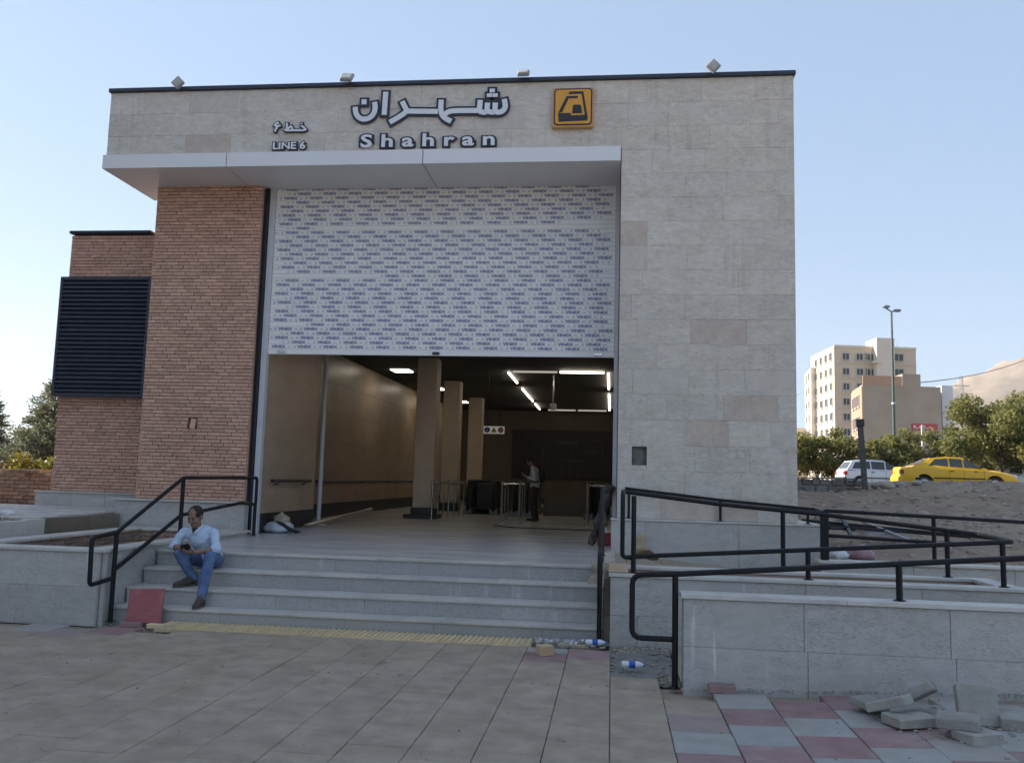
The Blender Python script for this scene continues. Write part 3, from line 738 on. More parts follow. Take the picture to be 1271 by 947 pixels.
strokes(('line_sign', (-5.3, FY, 7.45), 'small white Persian line sign with dark outline left of the station name', 'sign'), [
    [[(378, 190), (325, 205), (300, 238), (345, 262), (415, 238)], [(352, 258), (305, 362)]],
    [[(822, 246), (870, 268), (915, 318), (880, 338), (650, 336)], [(540, 192), (545, 330)], [(492, 318), (530, 340), (640, 338), (655, 305), (630, 262), (592, 275), (560, 320)]],
    [[(832, 192), (832, 216)]]], tx2, .032, .068)
def latin(args, body, x0, x1, zb, size, spacing, off_b, w=None):
    T = empty(*args); n = len(body); adv = []
    sc = None
    tot, _ = text_mesh(body, size, .012*size, spacing=spacing); wd = max(v.x for v in tot); k = (x1-x0)/wd
    for i, ch in enumerate(body):
        if ch == ' ': continue
        V, F = text_mesh(ch, size, .026*size); V2, F2 = text_mesh(ch, size, off_b)
        pre, _ = text_mesh(body[:i+1], size, .012*size, spacing=spacing); xo = max(v.x for v in pre)-max(v.x for v in V)
        for name, vv, ff, y, d, m in (('letter', V, F, FY-.05, .012, LETW), ('letter_body', V2, F2, FY-.041, .03, LETB)):
            t = MB(); nb = len(vv)
            P_ = [(x0+(xo+v.x)*k, y, zb+v.y*(1 if w is None else w)) for v in vv]
            t.add(P_, ff); t.add([(p[0], y+d, p[2]) for p in P_], ff)
            ed = {}
            for f in ff:
                for a, b in zip(f, f[1:]+f[:1]):
                    ed[(a, b)] = 1
            t.add(P_+[(p[0], y+d, p[2]) for p in P_], [(a, b, b+nb, a+nb) for (a, b) in ed if (b, a) not in ed])
            o = t.build(name, m, T if name == 'letter' else lo)
            if name == 'letter': lo = o
    return T
latin(('name_sign', (-3, FY, 7.1), 'widely spaced white Latin letters reading Shahran under the large Persian name', 'sign'), 'Shahran', -4.13, -1.93, 7.085, .32, 1.62, .034, .92)
latin(('line_sign', (-5.3, FY, 7.1), 'small white LINE 6 lettering with dark outline just above the aluminium canopy', 'sign'), 'LINE 6', -5.62, -5.06, 7.075, .165, 1.0, .020, 1.0)
# yellow square with the black train emblem
L_ = empty('logo_sign', (-.69, FY, 7.33), 'square orange yellow metro sign with a black train emblem', 'sign')
lx, lz, ls = -1.015, 7.33, .65
t = MB(); t.cbox(lx, lx+ls, FY-.09, FY-.008, lz, lz+ls, .008); t.build('plate', LOGOP, L_)
def rrect(x0, x1, z0, z1, r, n=5):
    out = []
    for cx_, cz_, a0 in ((x1-r, z1-r, 0), (x0+r, z1-r, 90), (x0+r, z0+r, 180), (x1-r, z0+r, 270)):
        for i in range(n+1): a = R(a0+90*i/n); out.append((cx_+r*math.cos(a), cz_+r*math.sin(a)))
    return out
def lp(zx, zy): return (lx+(zx-150)/680*ls, lz+ls-(zy-145)/655*ls)
def plate(name, pts, m, y, d=.006):
    t = MB(); t.prism([(p[0], y, p[1]) for p in pts], (0, 1, 0), d); return t.build(name, m, L_)
plate('border', rrect(*(lp(178, 0)[0], lp(808, 0)[0]), lp(0, 770)[1], lp(0, 158)[1], .06), LOGOK, FY-.096)
plate('field', rrect(*(lp(200, 0)[0], lp(786, 0)[0]), lp(0, 748)[1], lp(0, 180)[1], .045), LOGOY, FY-.102)
for pts in ([(410, 255), (440, 215), (660, 215), (740, 650), (725, 700), (655, 640), (690, 600), (632, 255)],
            [(385, 290), (570, 290), (570, 325), (420, 325), (318, 550), (250, 570)],
            [(250, 570), (318, 571), (460, 572), (460, 612), (690, 608), (742, 652), (728, 700), (262, 712)],
            [(480, 578), (490, 450), (515, 436), (605, 436), (630, 460), (645, 578)]):
    plate('emblem', [lp(*p) for p in pts], LOGOK, FY-.1075-.0005*rnd.random())

# ================================================================== FLOODLIGHTS ON THE PARAPET
def flood(x, z, roll, pitch, wd, label):
    T = empty('floodlight', (x, 13.2, z), label, 'floodlight', 'floodlights on the parapet')
    M_ = Matrix.Translation((x, 13.12, z+.03)) @ Matrix.Rotation(R(roll), 4, 'Y') @ Matrix.Rotation(R(pitch), 4, 'X')
    t = MB(); t.cbox(-wd, wd, -.03, .03, -wd, wd, .012, M_); t.build('housing', mat('flood_grey', (.30, .29, .27), .5, .1, 5), T)
    t = MB(); t.cbox(-wd+.025, wd-.025, -.038, -.0305, -wd+.025, wd-.025, .003, M_); t.build('lens', mat('flood_lens', (.42, .41, .37), .3, .1, 4), T)
    t = MB(); t.tube([(x-.05, 13.15, z+.02), (x-.05, 13.2, 8.205)], .012, 6); t.tube([(x+.05, 13.15, z+.02), (x+.05, 13.2, 8.205)], .012, 6); t.build('bracket', DARKP, T)
flood(-7.27, 8.17, 45, 0, .085, 'diamond tilted floodlight on the parapet near the left corner')
flood(-4.37, 8.18, 4, -38, .10, 'flat tilted floodlight on the parapet above the Persian name, left')
flood(-1.48, 8.17, -2, -50, .095, 'flat floodlight on the parapet left of the orange sign')
flood(1.48, 8.20, 45, 0, .085, 'diamond tilted floodlight on the parapet of the right pier')

# ================================================================== PLANTER LEFT OF THE STAIRS
def wall_panels(parent, xs_, zs_, yf, d=.05, m=GREYST, jig=0):
    for j in range(len(zs_)-1):
        for a, b in zip(xs_[j][:-1], xs_[j][1:]):
            t = MB(); t.slab(a+.002, b-.002, zs_[j]+.001, zs_[j+1]-.001, yf-rnd.uniform(0, .003), d, .003); t.build('stone_panel', m, parent)
PL = empty('planter', (-6.9, 9.8, 0), 'low grey stone planter with soil left of the stairs', 'planter')
t = MB(); t.box(-7.9, -5.98, 9.86, 10.0, -.15, .80); t.box(-6.12, -5.98, 10.002, 13.9, -.15, .80); t.box(-7.9, -7.7, 10.002, 13.9, -.15, .80); t.box(-7.698, -6.122, 13.7, 13.9, -.15, .80); t.build('wall', MORTAR, PL)
wall_panels(PL, [[-7.95, -7.75, -5.98], [-7.95, -7.3, -5.98]], [-.05, .40, .80], 9.80)
for a, b in ((9.862, 11.1), (11.1, 12.4), (12.4, 13.9)):
    t = MB(); x = -5.93; v = [(x, a+.002, -.1), (x, b-.002, -.1), (x, b-.002, .80), (x, a+.002, .80)]
    t.prism(v, (-1, 0, 0), .048); t.build('stone_panel', GREYST, PL)
t = MB(); t.cbox(-7.98, -6.19, 9.77, 10.05, .803, .84, .004); t.build('cap_slab', GREYCAP, PL)
for a, b in ((9.77, 11.05), (11.05, 12.55), (12.55, 13.98)):
    t = MB(); t.cbox(-6.187, -5.90, a+.002, b-.002, .803, .84, .004); t.build('cap_slab', GREYCAP, PL)
for a, b in ((10.06, 11.4), (11.4, 12.7), (12.7, 13.98)):
    t = MB(); t.cbox(-7.98, -7.66, a, b-.003, .803, .84, .004); t.build('cap_slab', GREYCAP, PL)
t = MB(); t.cbox(-7.655, -6.19, 13.66, 13.98, .803, .84, .004); t.build('cap_slab', GREYCAP, PL)
bb = MB(); z = .45; k = 0
while z < .79:
    y = 10.03-(k % 2)*.1
    while y < 13.6: bb.cbox(-7.7, -7.68+rnd.uniform(-.012, .012), y, y+.2, z, z+.055, .005); y += .212
    x = -7.66
    while x < -6.3: bb.cbox(x, x+.2, 13.675+rnd.uniform(-.012, .012), 13.7, z, z+.055, .005); x += .212
    z += .065; k += 1
bb.build('brickwork', OLDBRICK, PL, kind='stuff')
s = MB(); nxx, nyy = 24, 44
for j in range(nyy+1):
    for i in range(nxx+1):
        x = lerp(-7.7, -6.13, i/nxx); y = lerp(10.01, 13.69, j/nyy)
        s.v.append(Vector((x, y, .62+.06*mnoise.fractal(Vector((x*2, y*2, 1)), 1, 2, 4))))
s.f = [(j*(nxx+1)+i, j*(nxx+1)+i+1, (j+1)*(nxx+1)+i+1, (j+1)*(nxx+1)+i) for j in range(nyy) for i in range(nxx)]; s.m = [0]*len(s.f)
s.build('soil', DIRT, PL, smooth=True, kind='stuff')
# brown kerb wall holding the side path
K = empty('kerb_wall', (-8.2, 12.5, .6), 'low brown and grey stone kerb wall beside the brick wing', 'wall')
for i, (a, b) in enumerate(((10.9, 11.62), (11.62, 12.0), (12.0, 12.42), (12.42, 13.1), (13.1, 13.95))):
    t = MB(); t.cbox(-8.32, -8.2-rnd.uniform(0, .004), a+.002, b-.002, .3, 1.04-.01*(i == 0), .005); t.build('kerb_stone', (GREYCAP, GREYCAP, KERBM, KERBM, KERBM)[i], K)
sl = MB(); sl.add([(-16, 10.9, 1.0), (-8.33, 10.9, 1.0), (-8.33, 14.94, 1.07), (-16, 14.94, 1.07)], [(0, 1, 2, 3)]); PV = sl.build('side_path', MORTAR, kind='structure')
for j in range(5):
    ya, yb_ = 11.9+j*.61, 11.9+(j+1)*.61-.006
    for i in range(9):
        a = -8.335-.61*(i+1); b = a+.604
        if j == 0 and i > 0 or j == 1 and i > 2: continue
        zc = lerp(1.0, 1.07, (ya-10.9)/4.04)+.035
        put_ = MB(); put_.cbox(a, b, ya, yb_, zc-.04, zc+rnd.uniform(-.002, .003), .004); put_.build('path_slab', GREYCAP, PV)
# old brick wall at the left edge
OB = empty('brick_wall', (-13, 17, .9), 'low old brick wall with rough top behind the side path', 'wall')
t = MB(); t.box(-30, -10.25, 17.02, 17.3, .3, 1.52); t.build('wall', MORTAR, OB)
t = MB(); zz = .95; k = 0; cnt = 0; rest_ = MB()
while zz < 1.66:
    x = -15-(k % 2)*.11
    while x < -10.3:
        top = zz > 1.52
        if not top or rnd.random() < .8:
            q = MB(); q.cbox(x+.004, x+.212, 16.96+rnd.uniform(-.01, .01), 17.3 if top else 17.02, zz+.003, zz+.072, .006)
            if cnt < 230: q.build('brick', OLDBRICK, OB); cnt += 1
            else: rest_.add(q.v, q.f)
        x += .22
    zz += .078; k += 1
if rest_.v: rest_.build('brickwork', OLDBRICK, OB, kind='stuff')
rr = random.Random(5)
for (x, y, z, r_, n, m_, lab) in ((-12.75, 18.2, 1.55, .6, 1500, LEAFY, 'yellow green bush behind the brick wall next to the brick wing'), (-13.5, 18.4, 1.5, .55, 1200, leafmat('rust_leaf', (.20, .12, .05), (.15, .12, .05), .3), 'rusty orange bush behind the brick wall at the left')):
    T = empty('bush', (x, y, z-.5), lab, 'bush', 'bushes behind the brick wall')
    t = MB()
    for i in range(6): a = i*1.05; t.tube([(x, y, z-.6), (x+.3*r_*math.cos(a), y+.3*r_*math.sin(a), z), (x+.7*r_*math.cos(a), y+.6*r_*math.sin(a), z+.4*r_)], [.015, .01, .004], 4, False)
    t.build('stem', BARK, T)
    c = MB(); leaf_cloud(c, n, [((x+rr.uniform(-.7, .7)*r_, y+rr.uniform(-.4, .4), z+rr.uniform(-.4, .6)*r_), r_*rr.uniform(.3, .5)) for _ in range(9)], .09, rr); c.build('foliage', m_, T)
# plastic bag on the side path
def bag(loc, r, m_, label, name='plastic_bag', cat='bag', seed=1, sq=.6, tied=True):
    rr = random.Random(seed); t = MB(); t.ball((0, 0, 0), 1, 20, 12); off = Vector((rr.random()*9, rr.random()*9, 0))
    V = []
    for v in t.v:
        n_ = mnoise.fractal(v*1.6+off, 1, 2, 5); c_ = mnoise.noise(v*5+off)
        q = v*(1+.28*n_+.07*c_); z = max(-.75, q.z)
        if tied and q.z > .72: q = Vector((q.x*.35, q.y*.35, 0)); z = z*1.15
        V.append(Vector((q.x*r[0], q.y*r[1], (z+.75)*r[2]))+Vector(loc))
    t.v = V; return t.build(name, m_, loc=loc, smooth=True, label=label, cat=cat)
PLAST = mat('white_plastic', (.70, .70, .72), .45, .08, 8, .3, 25)
bag((-9.25, 12.6, 1.0), (.15, .11, .07), PLAST, 'small crumpled white plastic bag lying on the side path at the left', seed=3)
rub = MB(); rr = random.Random(9)
for i in range(160):
    x = rr.uniform(-9.6, -8.35); y = rr.uniform(10.9, 12.4); s_ = rr.uniform(.012, .05)
    rub.ball((x, y, ground_h(x, y)+.03), (s_*rr.uniform(.7, 1.4), s_, s_*.6), 6, 4)
rub.build('rubble', ROCKM, kind='stuff')

# ================================================================== RAMP ON THE RIGHT
RW = empty('ramp_wall', (3.5, 8.05, 0), 'front grey stone wall of the ramp with a pale cap', 'wall')
t = MB(); t.box(.68, 9, 8.10, 8.22, -.2, .775); t.build('wall', MORTAR, RW)
wall_panels(RW, [[.65, 1.72, 2.95, 4.4, 5.9, 7.4, 9], [.65, 1.69, 2.91, 4.2, 5.5, 7, 9]], [-.12, .36, .775], 8.05)
for a, b in ((.625, 2.05), (2.05, 3.6), (3.6, 5.2), (5.2, 7), (7, 9)):
    t = MB(); t.cbox(a+.0015, b-.0015, 8.02, 8.27, .778, .82, .004); t.build('cap_slab', GREYCAP, RW)
t = MB(); t.box(.65, .679, 8.105, 8.22, -.12, .775); t.build('stone_panel', GREYST, RW)
IS = empty('ramp_planter', (2.2, 9.9, 0), 'long grey stone planter island with bare soil between the two ramp flights', 'planter')
t = MB(); t.box(.05, 4.30, 9.95, 10.08, -.2, .745); t.box(.05, 4.30, 10.80, 10.92, -.2, .745); t.box(.05, .17, 10.082, 10.798, -.2, .745); t.box(4.18, 4.30, 10.082, 10.798, -.2, .745); t.build('wall', MORTAR, IS)
wall_panels(IS, [[0, .30, 1.55, 2.9, 4.35], [0, .70, 2.1, 3.3, 4.35]], [-.06, .33, .745], 9.90)
for (X_, sg) in ((.049, -1), (4.301, 1)):
    t = MB(); t.prism([(X_, 9.952, -.1), (X_, 10.92, -.1), (X_, 10.92, .745), (X_, 9.952, .745)], (sg, 0, 0), .045); t.build('stone_panel', GREYST, IS)
for a, b in ((-.02, .9), (.9, 2.4), (2.4, 4.38)):
    t = MB(); t.cbox(a+.0015, b-.0015, 9.87, 10.11, .748, .785, .004); t.build('cap_slab', GREYCAP, IS)
    t = MB(); t.cbox(a+.0015, b-.0015, 10.78, 10.97, .748, .785, .004); t.build('cap_slab', GREYCAP, IS)
for a, b in ((4.15, 4.38), (-.02, .19)):
    t = MB(); t.cbox(a, b, 10.112, 10.778, .748, .785, .004); t.build('cap_slab', GREYCAP, IS)
s = MB(); nxx, nyy = 40, 8
for j in range(nyy+1):
    for i in range(nxx+1):
        x = lerp(.17, 4.18, i/nxx); y = lerp(10.081, 10.799, j/nyy); s.v.append(Vector((x, y, .63+.05*mnoise.fractal(Vector((x*3, y*3, 1)), 1, 2, 4))))
s.f = [(j*(nxx+1)+i, j*(nxx+1)+i+1, (j+1)*(nxx+1)+i+1, (j+1)*(nxx+1)+i) for j in range(nyy) for i in range(nxx)]; s.m = [0]*len(s.f)
s.build('soil', DIRT, IS, smooth=True, kind='stuff')
FW = empty('ramp_wall', (5, 12.6, 0), 'rear grey stone wall of the ramp in front of the dirt yard', 'wall')
t = MB(); t.box(2.92, 10, 12.65, 12.8, -.2, .755); t.build('wall', MORTAR, FW)
wall_panels(FW, [[2.88, 4.1, 5.4, 6.8, 8.3, 10]], [.1, .755], 12.60)
for a, b in ((2.85, 4.4), (4.4, 6.0), (6.0, 8), (8, 10)):
    t = MB(); t.cbox(a+.0015, b-.0015, 12.56, 12.86, .758, .795, .004); t.build('cap_slab', GREYCAP, FW)
rp = MB()
def sheet(mb, x0, x1, y0, y1, za, zb): mb.add([(x0, y0, za), (x1, y0, zb), (x1, y1, zb), (x0, y1, za), (x0, y0, za-.4), (x1, y0, zb-.4), (x1, y1, zb-.4), (x0, y1, za-.4)], [(0, 1, 2, 3), (0, 4, 5, 1), (1, 5, 6, 2), (2, 6, 7, 3), (3, 7, 4, 0), (4, 7, 6, 5)])
sheet(rp, .66, 4.40, 8.23, 9.895, -.02, .35); sheet(rp, 4.401, 6.2, 8.23, 12.595, .35, .35); sheet(rp, .0, 4.40, 10.975, 12.595, .74, .351); sheet(rp, .0, 2.9, 12.596, 13.19, .74, .5)
rp.build('ramp', FLOORM if False else PAVED, kind='structure')

# ================================================================== HANDRAILS
def rail_thing(loc, label, rails, posts, name='handrail', r=.026, pr=.028, rad=.06, rgroup='black handrails'):
    T = empty(name, loc, label, 'handrail', rgroup)
    for p in rails: t = MB(); t.tube(fillet(p, rad), r, 9); t.build('rail', BLACKM, T, auto=True)
    for a, b in posts:
        t = MB(); t.tube([a, b], pr, 9); t.build('post', BLACKM, T, auto=True)
        a, b = Vector(a), Vector(b); lo = a if a.z < b.z else b
        t = MB(); t.lathe([(.055, 0), (.055, .006), (.03, .008)], lo, seg=10); t.build('base_plate', BLACKM, T)
X = -5.86
rail_thing((X, 9.93, 0), 'black pipe handrail going up the stairs behind the seated man', [
    [(X, 9.93, 1.035), (X, 9.43, 1.0), (X, 9.45, .47), (X, 9.93, .50)],
    [(X, 9.93, 1.035), (X, 11.48, 1.69), (X, 14.0, 1.70), (X, 14.0, 1.26), (X, 13.4, 1.30), (X, 11.48, 1.18), (X, 9.95, .60)]],
    [((X, 9.93, .0), (X, 9.93, 1.05)), ((X, 11.48, .75), (X, 11.48, 1.68)), ((X, 13.985, .75), (X, 13.985, 1.28))])
X = -.115
rail_thing((X, 9.93, 0), 'black pipe handrail seen end on at the right side of the stairs', [
    [(X, 9.93, 1.035), (X, 9.62, 1.0), (X, 9.63, .47), (X, 9.93, .50)],
    [(X, 9.93, 1.035), (X, 11.48, 1.69), (X, 12.6, 1.70), (X, 12.6, 1.26), (X, 11.48, 1.18), (X, 9.95, .60)]],
    [((X, 9.93, -.02), (X, 9.93, 1.05)), ((X, 11.48, .75), (X, 11.48, 1.68)), ((X, 12.585, .75), (X, 12.585, 1.28))])
rail_thing((.58, 8.1, 0), 'black ramp handrail with a rounded loop end on the front stone wall', [
    [(.56, 8.14, .40), (.20, 8.14, .40), (.20, 8.14, .955), (.58, 8.14, .975), (3.55, 8.14, 1.225), (6.5, 8.14, 1.46)]],
    [((.585, 8.14, -.02), (.585, 8.14, .975)), ((2.525, 8.14, .822), (2.525, 8.14, 1.14)), ((4.5, 8.14, .822), (4.5, 8.14, 1.30))], rad=.09)
rail_thing((2.2, 10, .78), 'black handrail loop round the planter island between the ramp flights', [
    [(.24, 10.0, .955), (.13, 10.0, .955), (.13, 10.0, 1.66), (.14, 10.3, 1.68), (.14, 10.9, 1.675), (1.31, 10.9, 1.555), (2.56, 10.9, 1.465), (4.28, 10.9, 1.29), (4.33, 10.45, 1.275), (4.28, 10.0, 1.265), (2.15, 10.0, 1.105), (.24, 10.0, .965)]],
    [((.255, 10.0, .787), (.255, 10.0, 1.64)), ((2.15, 10.0, .787), (2.15, 10.0, 1.105)), ((4.17, 10.0, .787), (4.17, 10.0, 1.255)), ((2.055, 10.9, .787), (2.055, 10.9, 1.50)), ((3.93, 10.9, .787), (3.93, 10.9, 1.325))], rad=.08)
rail_thing((1.3, 13.24, 1.25), 'black handrail along the plinth of the white pier, behind the planter island', [[(.20, 13.24, 1.70), (1.6, 13.24, 1.565), (2.95, 13.24, 1.47), (2.96, 12.72, 1.45)]], [((1.60, 13.24, 1.256), (1.60, 13.24, 1.565)), ((2.85, 13.24, 1.256), (2.85, 13.24, 1.475)), ((.26, 13.24, 1.256), (.26, 13.24, 1.69))], r=.022, pr=.02, rad=.04)
rail_thing((5, 12.7, .79), 'black handrail on the rear ramp wall in front of the dirt yard', [
    [(2.95, 12.7, 1.30), (2.95, 12.7, 1.47), (4.4, 12.7, 1.43), (8.5, 12.7, 1.30)], [(2.97, 12.7, 1.13), (4.4, 12.7, 1.08), (4.4, 12.7, 1.08)][:2]],
    [((4.41, 12.7, .797), (4.41, 12.7, 1.425)), ((6.4, 12.7, .797), (6.4, 12.7, 1.36))], rad=.04)
T = empty('gate_post', (2.95, 12.62, .79), 'thick square black post where the ramp handrails meet', 'post')
t = MB(); t.cbox(2.90, 3.0, 12.63, 12.73, .797, 1.46, .006); t.build('post', BLACKM, T)
t = MB(); t.tube([(1.6, 13.12, 1.50), (2.9, 12.72, 1.44)], .024, 8); t.build('rail', BLACKM, T)

# ================================================================== THINGS IN THE HALL
def barrier(x, y, n, dy, label):
    T = empty('barrier', (x, y, P), label, 'barrier', 'stainless barriers in the hall')
    for k in range(2):
        for j in range(n):
            t = MB(); t.tube([(x+k*.42, y+j*dy, P), (x+k*.42, y+j*dy, P+(.98 if j in (0, n-1) else .86))], .025 if j == 0 else .016, 8); t.lathe([(.05, 0), (.05, .012), (.03, .014)], (x+k*.42, y+j*dy, P), seg=10); t.build('post', STEEL, T, auto=True)
        t = MB(); t.tube([(x+k*.42, y, P+.88), (x+k*.42, y+(n-1)*dy, P+.88)], .02, 8); t.tube([(x+k*.42, y, P+.45), (x+k*.42, y+(n-1)*dy, P+.45)], .012, 8); t.build('rail', STEEL, T, auto=True)
    t = MB(); t.tube([(x, y+.02, P+.93), (x+.42, y+.02, P+.93)], .016, 8); t.tube([(x, y+(n-1)*dy, P+.93), (x+.42, y+(n-1)*dy, P+.93)], .016, 8); t.build('rail', STEEL, T, auto=True)
barrier(-4.42, 21.4, 4, .75, 'stainless post barrier beside the front column in the hall')
barrier(-2.55, 20.4, 3, .6, 'stainless post barrier in the middle of the hall left of the standing man')
barrier(-.55, 20.4, 3, .6, 'stainless post barrier at the right edge of the hall opening')
def escalator(x, y, w, label):
    T = empty('escalator', (x, y, P), label, 'escalator', 'escalators in the hall')
    for k in (0, 1):
        X = x+k*w
        t = MB(); prof = [(y+.25+.25*math.cos(R(a)), P+.50+.42*math.sin(R(a))) for a in range(90, 271, 15)]+[(y+4.5, P+.08), (y+4.5, P+.92)]
        t.prism([(X-.05, a, b) for a, b in prof], (1, 0, 0), .10); bal = t.build('balustrade', DARKP, T)
        t = MB(); pts = [(X, y+4.5, P+.96), (X, y+.3, P+.96)]+[(X, y+.25+.31*math.cos(R(a)), P+.50+.46*math.sin(R(a))) for a in range(105, 271, 15)]; t.tube(pts, .045, 8); t.build('handrail', RUBBER, bal, smooth=True)
        t = MB(); t.cbox(X-.13, X+.13, y+.05, y+4.4, P, P+.16, .01); t.build('skirt', mat('dull_steel', (.16, .16, .16), .5, .1, 5, metal=.5), bal)
        t = MB(); t.lathe([(.085, 0), (.085, .62)], (X, y+.14, P+.12), seg=14); t.build('newel', MATS['dull_steel'], bal, auto=True)
    t = MB()
    for i in range(8): t.cbox(x+.14, x+w-.14, y+.4+i*.4, y+.795+i*.4, P-.01-.0*i, P+.006+.0*i, .003)
    t.build('step', DARKP, T)
    t = MB(); t.cbox(x+.07, x+w-.07, y+1.2, y+4.3, P+.1, P+.9, .02); t.build('hoarding', mat('dark_board', (.05, .05, .05), .6, .1, 3), T)
    return T
escalator(-4.15, 25.2, .75, 'escalator landing behind the second column with dark balustrades')
escalator(-2.72, 24.6, .36, 'narrow escalator end with steel newel left of the standing man')
escalator(-.62, 24.0, .5, 'escalator end at the right side of the hall')
t = MB(); t.cbox(-2.0, -.7, 26.0, 26.06, P, P+.55, .01); t.build('low_panel', BACKW, loc=(-1.3, 26, P), label='low dark panel barrier behind the standing man', cat='barrier')
# hanging sign with three pictograms
H = empty('hanging_sign', (-3.27, 24, 3.0), 'white hanging sign with blue, yellow and red pictograms in the hall', 'sign')
t = MB(); t.cbox(-3.56, -2.98, 23.98, 24.02, 3.03, 3.24, .004); t.build('board', mat('sign_white', (.70, .68, .64), .5, .03, 3, emit=(1, .95, .9), estr=.06), H)
t = MB(); t.tube([(-3.45, 24, 3.24), (-3.45, 24, CZ)], .01, 6); t.tube([(-3.1, 24, 3.24), (-3.1, 24, CZ)], .01, 6); t.build('hanger', DARKP, H)
def disc(x, z, r, y, d=.004, n=18): return [(x+r*math.cos(2*math.pi*i/n), y, z+r*math.sin(2*math.pi*i/n)) for i in range(n)]
for k, (x, c) in enumerate(((-3.46, (.02, .05, .28)), (-3.27, (.7, .5, .03)), (-3.08, (.5, .02, .02)))):
    m_ = mat('pictogram_%s' % ('blue', 'yellow', 'red')[k], c, .5, .02, 3)
    t = MB()
    if k == 1: t.prism([(x-.085, 23.972, 3.065), (x+.085, 23.972, 3.065), (x, 23.972, 3.215)], (0, 1, 0), .006)
    else: t.prism(disc(x, 3.135, .08, 23.972), (0, 1, 0), .006)
    pc = t.build('pictogram', m_, H)
    t = MB()
    if k == 0: t.box(x-.02, x+.02, 23.968, 23.971, 3.085, 3.16); t.box(x-.045, x+.045, 23.968, 23.971, 3.085, 3.105); t.box(x-.013, x+.013, 23.968, 23.971, 3.165, 3.19)
    if k == 1: t.box(x-.008, x+.008, 23.968, 23.971, 3.105, 3.165); t.box(x-.008, x+.008, 23.968, 23.971, 3.08, 3.095)
    if k == 2:
        t.prism(disc(x, 3.135, .058, 23.970), (0, 1, 0), .0015)
    t.build('symbol', FRAMEM if k != 1 else DARKP, pc)
    if k == 2:
        t = MB(); t.box(-.056, .056, 23.966, 23.969, -.008, .008, Matrix.Translation((x, 0, 3.135)) @ Matrix.Rotation(R(45), 4, 'Y')); t.box(-.008, .008, 23.966, 23.969, -.035, .035, Matrix.Translation((x+.01, 0, 3.13))); t.build('symbol', m_, pc)
Cm = empty('camera_mount', (-1.7, 25, 4.1), 'small box camera hanging on a rod from the hall ceiling', 'camera')
t = MB(); t.tube([(-1.72, 25.2, CZ), (-1.72, 25.2, 4.0)], .02, 8); t.build('rod', STEEL, Cm); t = MB(); t.cbox(-1.81, -1.63, 25.1, 25.3, 3.82, 4.0, .015); t.build('box', ALUJ, Cm)
t = MB(); t.tube([(-6.0, 17.6, P), (-6.0, 17.6, CZ)], .045, 10); t.lathe([(.16, 0), (.16, .02), (.06, .03)], (-6.0, 17.6, P), seg=14)
t.build('pipe', ALUJ, loc=(-5.98, 18, P), auto=True, label='thin pale vertical pipe on the left hall wall', cat='pipe')
t = MB(); t.tube([(-5.85, 16.4, P+.05), (-6.0, 21.6, P+.2)], .035, 8); t.build('loose_pole', STEEL, loc=(-5.5, 18, P), auto=True, label='long thin pole lying on the hall floor by the left wall', cat='pole')
t = MB(); t.tube([(-2.6, 19.4, P+.012), (-2.2, 18.9, P+.012), (-1.4, 18.75, P+.012), (-.2, 18.7, P+.012)], .012, 6); t.build('cable', RUBBER, loc=(-1.4, 19, P), label='thin black cable lying on the hall floor', cat='cable')
# rolled material leaning on the right jamb, red crate behind it
t = MB(); pts = []
for i in range(13):
    q = i/12; pts.append((lerp(-.33, -.02, q**.9), lerp(14.45, 14.25, q), P+.02+.96*q))
t.tube(pts, [.05+.02*math.sin(i*1.7)+.028*min(1, i/4) for i in range(13)], 10)
t.build('rolled_sheeting', mat('dark_sheeting', (.05, .048, .042), .7, .5, 9, .8, 30, col2=(.12, .115, .10), c2scale=9, c2amt=.6), loc=(-.3, 14.4, P), auto=True, label='dark rolled sheeting leaning against the right door jamb', cat='roll')
Rc = empty('red_crate', (-.1, 14.35, P), 'small red box with a white warning triangle on the floor at the right jamb', 'box')
t = MB(); t.cbox(-.22, .0, 14.52, 14.72, P, P+.20, .01); t.build('box', mat('red_plastic', (.30, .02, .02), .5, .1, 4), Rc)
t = MB(); t.prism([(-.20, 14.512, P+.21), (-.04, 14.512, P+.21), (-.12, 14.512, P+.36)], (0, 1, 0), .01); t.build('triangle', LETW, Rc)
# bags by the left jamb
bag((-5.82, 14.95, P), (.27, .22, .11), mat('blue_white_sack', (.50, .54, .60), .6, .12, 6, .3, 25), 'large bluish white sack lying inside the left door jamb', 'sack', 'sack', 4, tied=False)
bag((-5.84, 15.15, P+.10), (.17, .15, .13), mat('tan_bag', (.34, .30, .21), .7, .2, 6, .4, 25), 'crumpled tan bag on top of the bluish sack', 'bag', 'bag', 5)
t = MB(); t.tube([(-5.8, 14.80, P+.20), (-5.68, 14.78, P+.16), (-5.56, 14.82, P+.07), (-5.46, 14.86, P+.035), (-5.38, 14.86, P+.03)], [.014, .03, .035, .03, .012], 8)
t.build('dark_strap', RUBBER, loc=(-5.4, 15, P), smooth=True, label='black strap or tool end hanging off the bluish sack', cat='strap')

